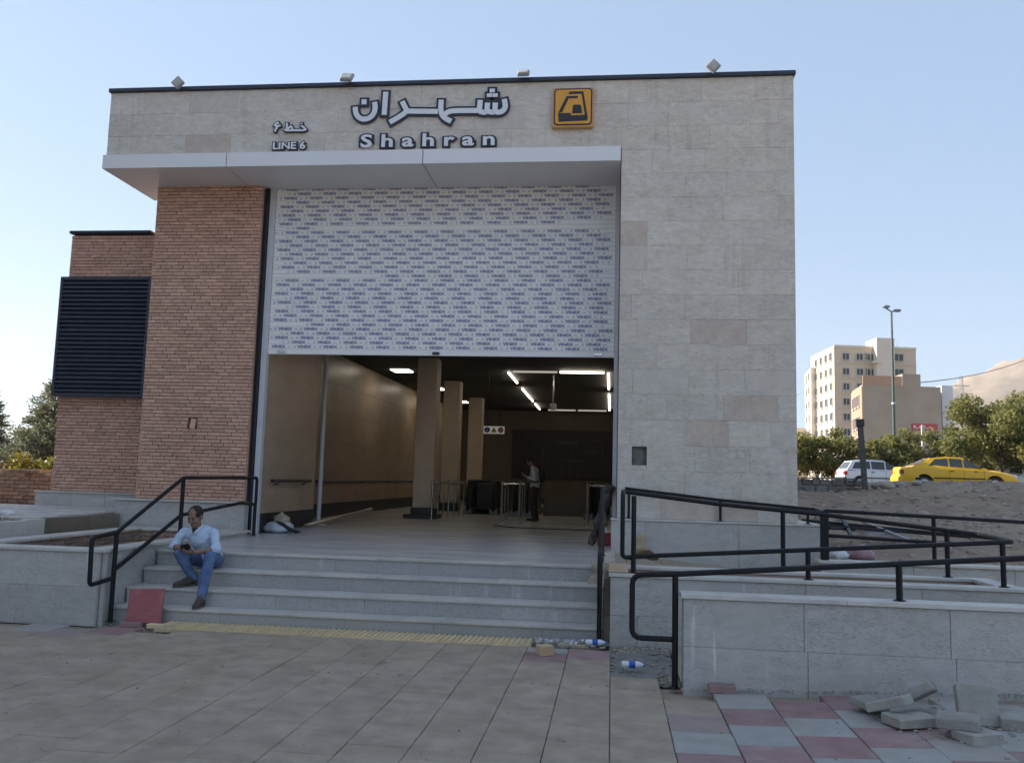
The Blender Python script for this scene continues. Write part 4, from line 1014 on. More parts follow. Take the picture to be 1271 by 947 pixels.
# ================================================================== LOOSE THINGS ROUND THE STAIRS
def plate_thing(name, dims, mtx, m_, label, cat, group=None, c=.006):
    a, b, d = dims; t = MB(); t.cbox(-a/2, a/2, -b/2, b/2, -d/2, d/2, c, mtx)
    if group and 'blocks' in group:
        for v in t.v: v += mnoise.noise_vector(v*11)*.014
    return t.build(name, m_, loc=mtx.translation, label=label, cat=cat, group=group)
Mx = Matrix
plate_thing('red_slab', (.40, .045, .40), Mx.Translation((-5.42, 9.91, .195)) @ Mx.Rotation(R(9), 4, 'Z') @ Mx.Rotation(R(-17), 4, 'X') @ Mx.Rotation(R(-2), 4, 'Y'), mat('red_slab', (.34, .105, .11), .85, .12, 7, .3, 60, col2=(.38, .17, .16), c2scale=5, c2amt=.62), 'square dark red paving slab leaning against the first step', 'slab')
plate_thing('brick_piece', (.24, .08, .05), Mx.Translation((-5.42, 9.62, .03)) @ Mx.Rotation(R(4), 4, 'Z'), PAVER, 'small pinkish brick lying in front of the red slab', 'brick')
plate_thing('stone_piece', (.20, .09, .05), Mx.Translation((-5.14, 9.66, .02)) @ Mx.Rotation(R(-6), 4, 'Z'), TACT, 'small beige stone piece beside the red slab', 'stone')
plate_thing('red_block', (.23, .10, .07), Mx.Translation((.97, 7.94, .04)) @ Mx.Rotation(R(-1), 4, 'Z'), PAVER, 'small red brick block lying against the foot of the ramp wall', 'block')
plate_thing('stone_block', (.16, .13, .10), Mx.Translation((-.66, 9.22, .05)) @ Mx.Rotation(R(28), 4, 'Z'), mat('yellow_stone', (.50, .37, .23), .9, .15, 8, .5, 40), 'yellowish stone block lying on the paving in front of the stairs', 'block')
plate_thing('cap_stone', (.22, .16, .09), Mx.Translation((.08, 10.02, .835)) @ Mx.Rotation(R(6), 4, 'Z'), mat('peach_stone', (.55, .40, .28), .9, .12, 8, .4, 40), 'peach coloured stone lying on the end of the planter island', 'stone')
plate_thing('plank_piece', (.30, .05, .035), Mx.Translation((-.40, 9.68, .02)) @ Mx.Rotation(R(-5), 4, 'Z'), CARDB, 'short pale wood strip beside the stair rail foot', 'wood')
def bottle(loc, ang, label):
    T = empty('water_bottle', loc, label, 'bottle', 'empty water bottles'); ax = Vector((math.cos(ang), math.sin(ang), .03)); b = Vector(loc)
    pl = mat('clear_plastic', (.72, .76, .80), .15, .05, 6); 
    t = MB(); t.lathe([(.012, 0), (.033, .006), (.034, .05), (.031, .06), (.034, .07), (.034, .155), (.028, .18), (.014, .205), (.014, .215)], b, ax, 12); t.build('body', pl, T, smooth=True)
    t = MB(); t.lathe([(.0352, .075), (.0352, .135)], b, ax, 12); t.build('wrap', mat('label_blue', (.02, .12, .45), .5, .3, 40), T, smooth=True)
    t = MB(); t.lathe([(.016, .214), (.016, .232)], b, ax, 10); t.build('cap', mat('cap_blue', (.05, .15, .5), .5, .05, 4), T)
bottle((.12, 8.78, .035), R(-6), 'empty water bottle with a blue band lying in the cement dirt')
bottle((-.26, 9.78, .045), R(3), 'empty water bottle with a blue band at the foot of the right stair rail')
# torn cement sack paper hanging over the end of the top step
rr = random.Random(3)
def torn(pts_fn, nu, nv, name, m_, loc, label, cat, seed):
    s = MB(); o_ = Vector((seed*3.1, 0, 0))
    for j in range(nv+1):
        for i in range(nu+1):
            p = Vector(pts_fn(i/nu, j/nv)); n_ = mnoise.noise_vector(p*5+o_)*.045+mnoise.noise_vector(p*14+o_)*.015; s.v.append(p+n_)
    s.f = [(j*(nu+1)+i, j*(nu+1)+i+1, (j+1)*(nu+1)+i+1, (j+1)*(nu+1)+i) for j in range(nv) for i in range(nu)]; s.m = [0]*len(s.f)
    o = s.build(name, m_, loc=loc, smooth=True, label=label, cat=cat); md = o.modifiers.new('thick', 'SOLIDIFY'); md.thickness = .004; return o
torn(lambda u, v: (lerp(-.24, .05, u)+.03*math.sin(v*5), 11.02-.08*min(1, v*5)-.36*max(0, v-.45)-.04*math.sin(u*3), .80-.40*max(0, v-.1)*(1-.5*abs(u-.45))), 14, 14, 'sack_paper', PAPER, (-.1, 10.9, .8), 'torn beige cement sack paper hanging over the right end of the top step', 'paper', 1)
torn(lambda u, v: (lerp(.20, .62, u), 11.2+.55*v, .80+.14*(1-v)*math.sin(3*u)), 12, 10, 'cardboard', CARDB, (.4, 11.4, .8), 'crumpled beige cardboard behind the planter island rail', 'cardboard', 2)
torn(lambda u, v: (lerp(.36, .52, u), 13.12+.04*v, .78+.28*v*(1-.3*abs(u-.5))), 8, 8, 'cardboard', CARDB, (.44, 13.1, .8), 'small beige cardboard scrap leaning on the white pier plinth', 'cardboard', 4)
fo = MB(); rr = random.Random(12)
for i in range(46):
    x = rr.uniform(-.80, .0); y = rr.uniform(9.62, 9.98); s_ = rr.uniform(.012, .05)
    fo.ball((x, y, .012), (s_*rr.uniform(.8, 1.6), s_, s_*.7), 5, 4)
for v in fo.v: v += mnoise.noise_vector(v*30)*.012
fo.build('rubble', ROCKM, kind='stuff')
fo = MB()
for i, x in enumerate((-.78, -.70, -.60, -.49, -.41, -.33)):
    for _ in range(3):
        a = Vector((x+rr.uniform(-.03, .03), 9.75+rr.uniform(-.06, .06), .03)); fo.add([a, a+Vector((rr.uniform(.03, .08), rr.uniform(-.03, .03), rr.uniform(0, .04))), a+Vector((rr.uniform(.02, .07), rr.uniform(-.02, .05), rr.uniform(.01, .06))), a+Vector((rr.uniform(-.03, .02), 0, rr.uniform(.02, .06)))], [(0, 1, 2, 3)])
fo.build('foil_scraps', mat('foil', (.65, .66, .70), .3, .1, 8, metal=.6), kind='stuff')
dg = MB(); rr = random.Random(31)
for i in range(320):
    q = rr.random()
    if q < .5: x, y = rr.uniform(.03, .62), 9.55+abs(rr.gauss(0, .18)); y = min(9.86, y)
    elif q < .8: x, y = rr.uniform(.45, .64), rr.uniform(8.25, 8.7)
    else: x, y = rr.uniform(.02, .62), rr.uniform(8.3, 9.8)
    s_ = rr.uniform(.004, .018); dg.ball((x, y, -.02+.03*sstep(9.3, 9.84, y)), (s_*1.3, s_, s_*.8), 5, 4)
for i in range(140): x, y = rr.uniform(-5.85, -4.9), rr.uniform(9.62, 9.98); s_ = rr.uniform(.005, .022); dg.ball((x, y, -.04), (s_*1.2, s_, s_*.8), 5, 4)
dg.build('gravel', ROCKM, kind='stuff')
gt = MB(); rr = random.Random(77)
for i in range(420):
    x = rr.uniform(-6.2, 4); y = rr.uniform(5.0, 9.6) if rr.random() < .7 else rr.uniform(7.9, 8.04)
    if 0 < x < .65 and y > 8.2 or x > .65 and y > 8.04: continue
    s_ = rr.choice((.003, .004, .006, .009)); gt.ball((x, y, plaza(x)+.003), (s_*1.4, s_, s_*.8), 5, 4)
gt.build('grit', ROCKM, kind='stuff')
# heap of concrete paving blocks, bottom right
def pblock(x, y, z, a, b, c_, rz, rx, ry, label):
    plate_thing('concrete_block', (a, b, c_), Mx.Translation((x, y, z)) @ Mx.Rotation(R(rz), 4, 'Z') @ Mx.Rotation(R(rx), 4, 'X') @ Mx.Rotation(R(ry), 4, 'Y'), BLOCKM, label, 'block', 'heap of concrete paving blocks', .007)
zg = plaza(2.45)
pblock(2.12, 7.13, zg+.115, .30, .24, .07, -32, -5, -20, 'pale concrete block tilted down to the left, on top of the heap')
pblock(2.41, 7.36, zg+.155, .26, .24, .075, -28, -12, -32, 'pale concrete block standing steepest at the back of the heap')
pblock(2.22, 6.97, zg+.04, .34, .22, .07, 22, 0, 0, 'buried grey block flat under the tilted one in the heap')
pblock(2.46, 6.72, zg+.115, .28, .22, .07, -24, 3, -3, 'pale concrete block lying flat on top at the front of the heap')
pblock(2.55, 6.62, zg+.038, .27, .20, .07, 24, 0, 0, 'concrete block flat on the paving at the front of the heap')
pblock(2.74, 7.10, zg+.13, .28, .07, .30, -8, -28, 0, 'square pale slab leaning upright on the right side of the heap')
pblock(3.02, 7.02, zg+.06, .32, .26, .09, -12, 3, 0, 'grey rough block at the right edge of the photo')
pblock(3.04, 7.27, zg+.05, .28, .22, .08, 14, 0, 0, 'grey rough block behind the one at the right edge')
pblock(2.03, 7.35, zg+.05, .24, .20, .06, 40, 8, 4, 'thin flat block at the back left of the heap')
ch = MB(); rr = random.Random(88)
for i in range(170):
    x, y = 2.45+rr.gauss(0, .28), 6.98+rr.gauss(0, .24); s_ = rr.choice((.004, .006, .009, .014)); ch.ball((x, y, plaza(x)+s_*.4), (s_*1.5, s_, s_*.8), 5, 4)
for i in range(260):
    x, y = rr.uniform(.7, 4.2), 8.04-abs(rr.gauss(0, .05)); s_ = rr.choice((.004, .006, .009)); ch.ball((x, y, plaza(x)+s_*.3), (s_*1.5, s_, s_*.8), 5, 4)
ch.build('block_crumbs', BLOCKM, kind='stuff')
# missing paver by the stairs: bare soil shows

# ================================================================== PEOPLE
SKIN = mat('skin', (.25, .14, .095), .55, .08, 12)
SHIRT = mat('blue_shirt', (.47, .56, .70), .85, .06, 9, .35, 28)
JEANS = mat('blue_jeans', (.075, .125, .25), .85, .18, 10, .3, 40, col2=(.115, .175, .30), c2scale=5, c2amt=.55)
BOOT = mat('brown_boot', (.065, .045, .033), .55, .2, 20, .2, 50)
SOLE = mat('boot_sole', (.10, .09, .075), .8, .1, 10)
HAIR = mat('dark_hair', (.016, .012, .010), .7, .2, 60, .5, 160)
def capsule(mb, a, b, ra, rb, seg=14):
    a, b = Vector(a), Vector(b); d = (b-a); L = d.length; n = 5
    prof = [(max(.001, ra*math.sin(math.pi/2*i/n)), -ra*math.cos(math.pi/2*i/n)) for i in range(n)]+[(ra, 0), (rb, L)]+[(max(.001, rb*math.cos(math.pi/2*i/n)), L+rb*math.sin(math.pi/2*i/n)) for i in range(1, n+1)]
    return mb.lathe(prof, a, d, seg)
def chain(mb, pts):
    for (a, ra), (b, rb) in zip(pts[:-1], pts[1:]): capsule(mb, a, b, ra, rb)
def ell(mb, c, r, M_=None):
    t = MB(); t.ball((0, 0, 0), r, 18, 12); mb.add([(M_ @ (v+Vector(c))) if M_ else v+Vector(c) for v in t.v], t.f)
def fused(mb, name, m, parent, vox, smooth=6, wr=0, seed=1):
    """closed overlapping pieces fused into one continuous skin"""
    me = mb.mesh('tmp', m); o = bpy.data.objects.new('tmp', me)
    r_ = o.modifiers.new('r', 'REMESH'); r_.mode = 'VOXEL'; r_.voxel_size = vox
    s_ = o.modifiers.new('s', 'SMOOTH'); s_.iterations = smooth; s_.factor = .5
    me2 = evaluated(o)
    bpy.data.objects.remove(o); bpy.data.meshes.remove(me)
    n = len(me2.vertices); co = [0.]*(3*n); no = [0.]*(3*n); me2.vertices.foreach_get('co', co); me2.vertices.foreach_get('normal', no); og = org(parent)
    for i in range(n):
        x, y, z = co[3*i:3*i+3]; k_ = mnoise.fractal(Vector((x*9+seed, y*9, z*16)), 1, 2, 3)*wr if wr else 0     # cloth folds
        co[3*i] = x+no[3*i]*k_-og.x; co[3*i+1] = y+no[3*i+1]*k_-og.y; co[3*i+2] = z+no[3*i+2]*k_-og.z
    me2.vertices.foreach_set('co', co); me2.update()
    me2.materials.clear(); me2.materials.append(m); me2.shade_smooth(); me2.name = name
    k = bpy.data.objects.new(name, me2); C.objects.link(k); k.parent = parent; ORG[k.name] = og; return k
def hand(mb, wrist, dirv, palmn, thumb_side, curl, L=.17):
    """palm, four unequal bent fingers and a thumb from the side of the palm"""
    w = Vector(wrist); d = Vector(dirv).normalized(); n = (Vector(palmn)-d*Vector(palmn).dot(d)).normalized(); s_ = d.cross(n).normalized()*thumb_side
    pl = L*.52
    for k, f in enumerate((-.030, -.010, .010, .030)): capsule(mb, w+s_*f*.5, w+d*pl+s_*f, .014, .012, 8)
    for k, (f, ln) in enumerate(((.031, .072), (.0105, .082), (-.010, .076), (-.030, .058))):
        p0 = w+d*pl+s_*f; a = curl*.55
        p1 = p0+(d*math.cos(a)+n*math.sin(a))*ln*.45; a += curl*.75
        p2 = p1+(d*math.cos(a)+n*math.sin(a))*ln*.32; a += curl*.5
        p3 = p2+(d*math.cos(a)+n*math.sin(a))*ln*.23
        chain(mb, [(p0, .0095), (p1, .0088), (p2, .008), (p3, .007)])
    t0 = w+d*pl*.25+s_*.028; t1 = t0+(d*.55+s_*.6+n*.45).normalized()*.045; t2 = t1+(d*.8+n*.55).normalized()*.036
    chain(mb, [(t0, .013), (t1, .0105), (t2, .008)])
def head_parts(mb, M_):
    ell(mb, (0, .014, .030), (.074, .094, .092), M_); ell(mb, (0, -.026, -.022), (.062, .068, .085), M_); ell(mb, (0, -.040, -.085), (.046, .050, .034), M_); ell(mb, (0, -.074, -.100), (.020, .018, .016), M_)
    for a, b, ra, rb in (((0, -.088, .018), (0, -.112, -.030), .010, .0135), ((-.012, -.098, -.036), (.012, -.098, -.036), .010, .010), ((-.034, -.083, .024), (.034, -.083, .024), .012, .012), ((-.020, -.090, -.064), (.020, -.090, -.064), .009, .009)):
        capsule(mb, M_ @ Vector(a), M_ @ Vector(b), ra, rb, 8)
    for s_ in (-1, 1): ell(mb, (s_*.075, .014, -.012), (.011, .022, .032), M_); ell(mb, (s_*.038, -.07, -.03), (.024, .022, .024), M_)
def face_details(T, M_, hairline=-.035, hair_top=True):
    t = MB()
    for s_ in (-1, 1): capsule(t, M_ @ Vector((s_*.016, -.096, .028)), M_ @ Vector((s_*.048, -.082, .028)), .005, .0035, 6)
    t.build('eyebrow', HAIR, T, smooth=True)
    t = MB()
    for s_ in (-1, 1): ell(t, (s_*.031, -.0815, .004), (.014, .008, .006), M_)
    t.build('eye', HAIR, T, smooth=True)
    t = MB(); capsule(t, M_ @ Vector((-.021, -.0985, -.0635)), M_ @ Vector((.021, -.0985, -.0635)), .0028, .0028, 6); t.build('mouth', mat('lip', (.16, .075, .06), .6, .1, 9), T, smooth=True)
    h = MB(); b = MB(); b.ball((0, 0, 0), 1, 40, 28); keep = {}
    for i, v in enumerate(b.v):
        q = Vector((v.x*.080, v.y*.101+.016, v.z*.098+.031))
        lim = hairline+.012*math.cos(q.x*45)
        if (q.y > lim or (abs(q.x) > .052 and q.y > -.055 and q.z > -.01)) and q.z > -.062+(.03 if q.y < .02 else 0) and not (abs(q.x) > .06 and q.y < .0 and q.z < .0):
            keep[i] = len(h.v); h.v.append(M_ @ (q+mnoise.noise_vector(q*60)*.003))
    for f in b.f:
        if all(i in keep for i in f): h.f.append(tuple(keep[i] for i in f)); h.m.append(0)
    o = h.build('hair', HAIR, T, smooth=True); md = o.modifiers.new('t', 'SOLIDIFY'); md.thickness = .010; md.offset = -1
# --- man sitting on the stairs
def tr(x, y, z): return Vector((x*1.0135, y+.14, 1.79-(1.79-z)*1.0135))
SM = empty('person', (-5.2, 10.8, .555), 'man in pale blue shirt and jeans sitting on the stairs looking at his phone', 'person')
hip, waist, chest, neck = tr(-5.06, 10.72, .69), tr(-5.08, 10.70, .80), tr(-5.13, 10.60, .96), tr(-5.155, 10.54, 1.075)
hc = tr(-5.14, 10.44, 1.225)
shR, elR, wrR = tr(-5.335, 10.57, 1.02), tr(-5.42, 10.46, .845), tr(-5.175, 10.24, .845)
shL, elL, wrL = tr(-4.965, 10.60, 1.02), tr(-4.845, 10.48, .83), tr(-5.02, 10.24, .805)
hR, kR, aR = tr(-5.155, 10.70, .675), tr(-5.245, 10.30, .775), Vector((-5.185, 10.57, .455))
hL, kL, aL = tr(-4.965, 10.70, .675), tr(-4.835, 10.26, .755), Vector((-4.885, 10.20, .27))
HM = Mx.Translation(hc) @ Mx.Rotation(R(-10), 4, 'Z') @ Mx.Rotation(R(24), 4, 'X') @ Mx.Scale(1.06, 4)
b = MB(); head_parts(b, HM)
chain(b, [(neck-Vector((0, -.01, .03)), .058), (hc+Vector((0, .035, -.05)), .054)])
chain(b, [(hip, .115), (waist, .11), (chest, .125), (neck, .06)])
for s_, e, w_ in ((shR, elR, wrR), (shL, elL, wrL)): chain(b, [(chest, .06), (s_, .052), (e, .041), (e.lerp(w_, .35), .042), (w_, .027)])
for h_, k, a in ((hR, kR, aR), (hL, kL, aL)): chain(b, [(hip, .10), (h_, .075), (k, .052), (k.lerp(a, .35), .052), (a, .038)])
for a, f in ((aR, Vector((-5.27, 10.37, .40))), (aL, Vector((-4.865, 10.06, .205)))): chain(b, [(a, .036), (f, .030)])
hand(b, wrR, (wrR-elR).normalized()+Vector((.25, -.1, .02)), (0, .6, .8), 1, .75)
hand(b, wrL, (wrL-elL).normalized()+Vector((-.25, -.1, .05)), (0, .5, .85), -1, .7)
fused(b, 'body', SKIN, SM, .0065, 4)
face_details(SM, HM, hairline=-.036)
c = MB()
chain(c, [(hip+Vector((0, .0, .0)), .128), (waist, .128), (chest, .146), (neck-Vector((0, -.01, .045)), .085)])
ell(c, chest+Vector((0, .03, .03)), (.205, .12, .13)); ell(c, waist, (.165, .125, .12)); ell(c, hip+Vector((0, .02, .02)), (.175, .13, .10))
for s_, e in ((shR, elR), (shL, elL)): chain(c, [(chest.lerp(s_, .6), .082), (s_, .065), (s_.lerp(e, .5), .058), (e, .056)])
for s_, e, w_ in ((shR, elR, wrR), (shL, elL, wrL)): chain(c, [(e, .056), (e.lerp(w_, .20), .052)])
fused(c, 'shirt', SHIRT, SM, .009, 3, .011, 2)
t = MB()
for s_ in (-1, 1): chain(t, [(neck+Vector((s_*.062, .015, .030)), .016), (neck+Vector((s_*.055, -.055, .0)), .019), (neck+Vector((s_*.022, -.098, -.055)), .013)])
fused(t, 'collar', mat('collar_blue', (.56, .65, .78), .85, .05, 9), SM, .006, 2)
t = MB(); t.prism([neck+Vector((-.022, -.093, .0)), neck+Vector((.022, -.093, .0)), neck+Vector((0, -.112, -.05))], (0, 1, .2), .03); t.build('undershirt', DARKP, SM)
c = MB(); ell(c, hip+Vector((0, .01, -.02)), (.178, .135, .10))
for h_, k, a in ((hR, kR, aR), (hL, kL, aL)): chain(c, [(hip.lerp(h_, .6), .108), (h_, .100), (h_.lerp(k, .55), .086), (k, .072), (k.lerp(a, .4), .066), (a+Vector((0, 0, .01)), .055)])
fused(c, 'trousers', JEANS, SM, .009, 3, .010, 5)
for a, f, hl in ((aR, Vector((-5.285, 10.345, .385)), Vector((-5.185, 10.60, .395))), (aL, Vector((-4.865, 10.03, .19)), Vector((-4.89, 10.245, .20)))):
    zb = hl.z-.035
    s_ = MB(); chain(s_, [(a+Vector((0, 0, .03)), .047), (hl+Vector((0, 0, .02)), .044)]); chain(s_, [(hl.lerp(f, .3)+Vector((0, 0, .035)), .046), (hl.lerp(f, .65)+Vector((0, 0, .018)), .046), (f+Vector((0, 0, .012)), .038)]); chain(s_, [(a, .045), (hl.lerp(f, .6)+Vector((0, 0, .03)), .044)])
    bt = fused(s_, 'boot', BOOT, SM, .007, 4)
    so = MB(); d = (f-hl); d.z = 0; d.normalize(); n_ = Vector((-d.y, d.x, 0)); o0 = hl-d*.045; Ls = (f-hl).length+.085
    out = [o0+d*Ls*u+n_*w for u, w in ((0, .025), (.1, .037), (.4, .034), (.7, .045), (.9, .038), (1, .015), (1, -.015), (.9, -.038), (.7, -.042), (.4, -.034), (.1, -.037), (0, -.025))]
    so.prism([Vector((p.x, p.y, zb+.002)) for p in out], (0, 0, 1), .022); so.build('sole', SOLE, bt)
ph = tr(-5.10, 10.145, .875)
plate_thing('phone', (.072, .009, .145), Mx.Translation(ph) @ Mx.Rotation(R(-8), 4, 'Z') @ Mx.Rotation(R(32), 4, 'X') @ Mx.Rotation(R(72), 4, 'Y'), mat('phone_black', (.012, .012, .014), .25, .05, 5), 'black mobile phone held in both hands by the seated man', 'phone', c=.003)
# --- man standing in the hall, facing left
ST = empty('person', (-1.95, 22.3, P), 'man in pale shirt with dark backpack standing in the hall, head bent over a phone', 'person')
o = Vector((-1.95, 22.3, P))
def q(x, y, z): return o+Vector((x, y, z))*1.0
PS = mat('pale_shirt', (.50, .50, .50), .85, .06, 9, .3, 25); DK = mat('dark_trousers', (.028, .027, .03), .85, .1, 9, .3, 30); BP = mat('backpack', (.018, .018, .022), .75, .1, 9, .3, 30)
hip, waist, chest, neck, hc = q(0, 0, .84), q(.02, 0, .98), q(.0, 0, 1.20), q(-.05, 0, 1.385), q(-.125, 0, 1.50)
HM = Mx.Translation(hc) @ Mx.Rotation(R(-90), 4, 'Z') @ Mx.Rotation(R(30), 4, 'X')
b = MB(); head_parts(b, HM); chain(b, [(neck, .052), (hc+Vector((.03, 0, -.04)), .05)]); chain(b, [(hip, .11), (waist, .105), (chest, .12), (neck, .055)])
arms = ((q(-.03, -.18, 1.31), q(.02, -.22, 1.05), q(-.20, -.14, 1.10)), (q(-.03, .18, 1.31), q(.03, .22, 1.04), q(-.22, .10, 1.12)))
legs = ((q(0, -.09, .82), q(-.02, -.10, .45), q(.02, -.10, .08)), (q(0, .09, .82), q(.0, .11, .45), q(.05, .11, .08)))
for s_, e, w_ in arms: chain(b, [(chest, .06), (s_, .05), (e, .04), (w_, .027)])
for h_, k, a in legs: chain(b, [(hip, .09), (h_, .07), (k, .048), (a, .036)])
hand(b, arms[0][2], (-.8, .2, .35), (.4, 0, .9), 1, .7); hand(b, arms[1][2], (-.8, -.2, .35), (.4, 0, .9), -1, .7)
fused(b, 'body', SKIN, ST, .009, 3); face_details(ST, HM)
c = MB(); chain(c, [(hip+Vector((0, 0, .02)), .125), (waist, .125), (chest, .14), (neck-Vector((0, 0, .05)), .08)]); ell(c, chest+Vector((0, 0, .03)), (.12, .20, .14)); ell(c, hip+Vector((0, 0, .02)), (.125, .165, .09))
for s_, e, w_ in arms: chain(c, [(s_, .07), (e, .056), (e.lerp(w_, .75), .042)])
fused(c, 'shirt', PS, ST, .011, 3, .005, 3)
c = MB(); ell(c, hip-Vector((0, 0, .02)), (.12, .16, .09))
for h_, k, a in legs: chain(c, [(h_, .09), (k, .065), (a, .055)])
fused(c, 'trousers', DK, ST, .011, 3, .005, 4)
for h_, k, a in legs:
    s_ = MB(); chain(s_, [(a+Vector((.03, 0, -.03)), .045), (a+Vector((-.10, 0, -.04)), .042), (a+Vector((-.19, 0, -.045)), .033)]); fused(s_, 'shoe', DARKP, ST, .01, 3)
plate_thing('phone', (.075, .15, .009), Mx.Translation(q(-.33, -.02, 1.19)) @ Mx.Rotation(R(90), 4, 'Z') @ Mx.Rotation(R(40), 4, 'X'), MATS['phone_black'], 'black phone in the hands of the man standing in the hall', 'phone', c=.003)
K = empty('backpack', q(.17, 0, 1.0), 'dark backpack worn by the man standing in the hall', 'backpack')
c = MB(); ell(c, q(.17, 0, 1.17), (.085, .14, .20)); ell(c, q(.21, 0, 1.08), (.06, .11, .11)); fused(c, 'bag', BP, K, .011, 4)
for s_ in (-1, 1):
    t = MB(); t.tube([q(.12, s_*.10, 1.33), q(0, s_*.12, 1.41), q(-.12, s_*.12, 1.30), q(-.145, s_*.115, 1.12), q(-.05, s_*.16, .98), q(.12, s_*.12, 1.0)], .022, 6); t.build('strap', BP, K, smooth=True)

# ================================================================== RIGHT BACKGROUND
RZ = 1.80                                   # level of the road beyond the bank
rs = MB(); rs.add([(3.2, 35.6, RZ-.03), (300, 35.6, RZ-.03), (300, 50, RZ-.03), (3.2, 50, RZ-.03)], [(0, 1, 2, 3)])
rs.build('road', mat('asphalt', (.055, .055, .055), .9, .15, 4, .3, 60), kind='structure')
rs = MB(); rs.cbox(3.2, 300, 50.0, 50.3, RZ-.3, RZ+.12, .01); rs.build('kerb', GREYCAP, kind='structure')
rs = MB()
for i in range(14): rs.add([(4+i*6, 42.7, RZ-.026), (6.4+i*6, 42.7, RZ-.026), (6.4+i*6, 42.85, RZ-.026), (4+i*6, 42.85, RZ-.026)], [(0, 1, 2, 3)])
rs.build('lane_marking', LETW, kind='structure')
# low field stone wall, dark post, rubble
SWL = empty('stone_wall', (5.5, 31.5, 1.7), 'low dark field stone wall at the edge of the road behind the white pier', 'wall')
t = MB(); t.box(2.9, 8.3, 31.35, 31.6, 1.2, 2.05); t.build('wall', MORTAR, SWL)
x = 2.9; FST = mat('field_stone', (.17, .165, .15), .95, .2, 5, .6, 25, rndv=.25)
for rw, (z0, z1) in enumerate(((1.55, 1.84), (1.84, 2.08))):
    x = 2.9-.15*rw
    while x < 8.35:
        w = rnd.uniform(.24, .44); t = MB(); t.cbox(x+.012, x+w-.012, 31.27+rnd.uniform(-.02, .03), 31.62, z0+.012+rnd.uniform(0, .01), z1-rnd.uniform(0, .02), .035); 
        for v in t.v: v += mnoise.noise_vector(v*4)*.02
        t.build('stone', FST, SWL); x += w
t = MB(); t.cbox(2.9, 8.35, 31.25, 31.64, 2.085, 2.13, .01); t.build('coping', FST, SWL)
PT = empty('sign_post', (8.5, 31, 1.7), 'dark leaning steel post in front of the white hatchback', 'post')
t = MB(); M_ = Mx.Translation((8.58, 31, 1.6)) @ Mx.Rotation(R(-3.2), 4, 'Y'); t.cbox(-.09, .09, -.05, .05, 0, 2.45, .01, M_); t.build('post', mat('rusty_grey', (.085, .085, .085), .8, .3, 6), PT)
t = MB(); t.cbox(-.13, .13, -.08, .08, 2.3, 2.56, .02, M_); t.build('cap', DARKP, PT)
def rock(x, y, z, r, seed, label=None, m_=ROCKM):
    t = MB(); t.ball((0, 0, 0), 1, 10, 7); o_ = Vector((seed*2.7, seed, 0))
    for v in t.v: v *= 1+.35*mnoise.noise(v*1.3+o_)+.12*mnoise.noise(v*3+o_)
    t.v = [Vector((v.x*r*1.25+x, v.y*r+y, v.z*r*.75+z)) for v in t.v]; return t
rr = random.Random(17)
for i, (x, y, r_, lab) in enumerate(((9.3, 30.9, .20, 'grey boulder at the top of the dirt bank by the dark post'), (9.75, 31.0, .15, 'smaller grey boulder beside the boulder by the dark post'), (9.0, 31.1, .16, 'rounded grey rock between the stone wall and the boulder'), (10.35, 31.3, .14, 'flat grey rock at the road edge below the taxi'), (8.2, 26.0, .17, 'pale rock at the foot of the dirt bank, left of its neighbour'), (8.65, 25.7, .15, 'pale rock at the foot of the dirt bank, right of its neighbour'))):
    rock(x, y, ground_h(x, y)+r_*.45, r_, i).build('rock', ROCKM, loc=(x, y, ground_h(x, y)), smooth=True, label=lab, cat='rock', group='rocks on the dirt bank')
gr = MB()
for i in range(3600):
    x = rr.uniform(3.2, 17); y = 13.6+18.5*rr.random()**.8; s_ = rr.choice((.015, .02, .02, .03, .03, .045, .06, .09)); z = ground_h(x, y)
    t = MB(); t.ball((0, 0, 0), 1, 5, 4); gr.add([Vector((v.x*s_*rr.uniform(.8, 1.5)+x, v.y*s_+y, v.z*s_*.7+z)) for v in t.v], t.f)
gr.build('gravel', ROCKM, kind='stuff')
# scrap steel and bags in the yard
rr = random.Random(23)
SCRAP = mat('scrap_grey', (.30, .31, .33), .55, .2, 6)
SC = [((3.5, 15.4, 1.16), (6.6, 17.2, .95)), ((3.7, 15.8, 1.12), (5.2, 16.2, .95)), ((3.4, 16.3, 1.2), (6.9, 16.5, .96)), ((3.6, 15.2, 1.12), (5.4, 17.4, 1.0)), ((4.6, 16.8, 1.18), (5.0, 15.3, .92)), ((3.9, 14.9, 1.0), (4.3, 17.2, 1.3))]
for i, (a, b) in enumerate(SC):
    t = MB(); d = Vector(b)-Vector(a); L = d.length; M_ = Mx.Translation(Vector(a)) @ d.to_track_quat('X', 'Z').to_matrix().to_4x4(); t.cbox(0, L, -.03, .03, -.025, .025, .004, M_)
    t.build('steel_bar', (BLACKM, SCRAP, BLACKM, BLACKM, SCRAP, BLACKM)[i], loc=a, label=('longest dark steel bar sloping right in the scrap heap behind the ramp', 'bright steel bar sloping down in the scrap heap behind the ramp', 'dark steel bar lying nearly level at the back of the scrap heap', 'dark short steel bar low in the scrap heap', 'bright steel bar crossing towards the camera in the scrap heap', 'dark steel bar tilted up at the left of the scrap heap')[i], cat='bar', group='scrap steel heap')
bag((3.28, 13.3, .76), (.15, .13, .10), PLAST, 'crumpled white plastic bag on the dirt behind the rear ramp wall', seed=11)
bag((3.62, 13.4, .76), (.20, .16, .12), mat('pink_bag', (.40, .24, .26), .6, .15, 6, .4, 20), 'pinkish full bag on the dirt beside the white bag', 'full_bag', 'bag', 13, tied=False)

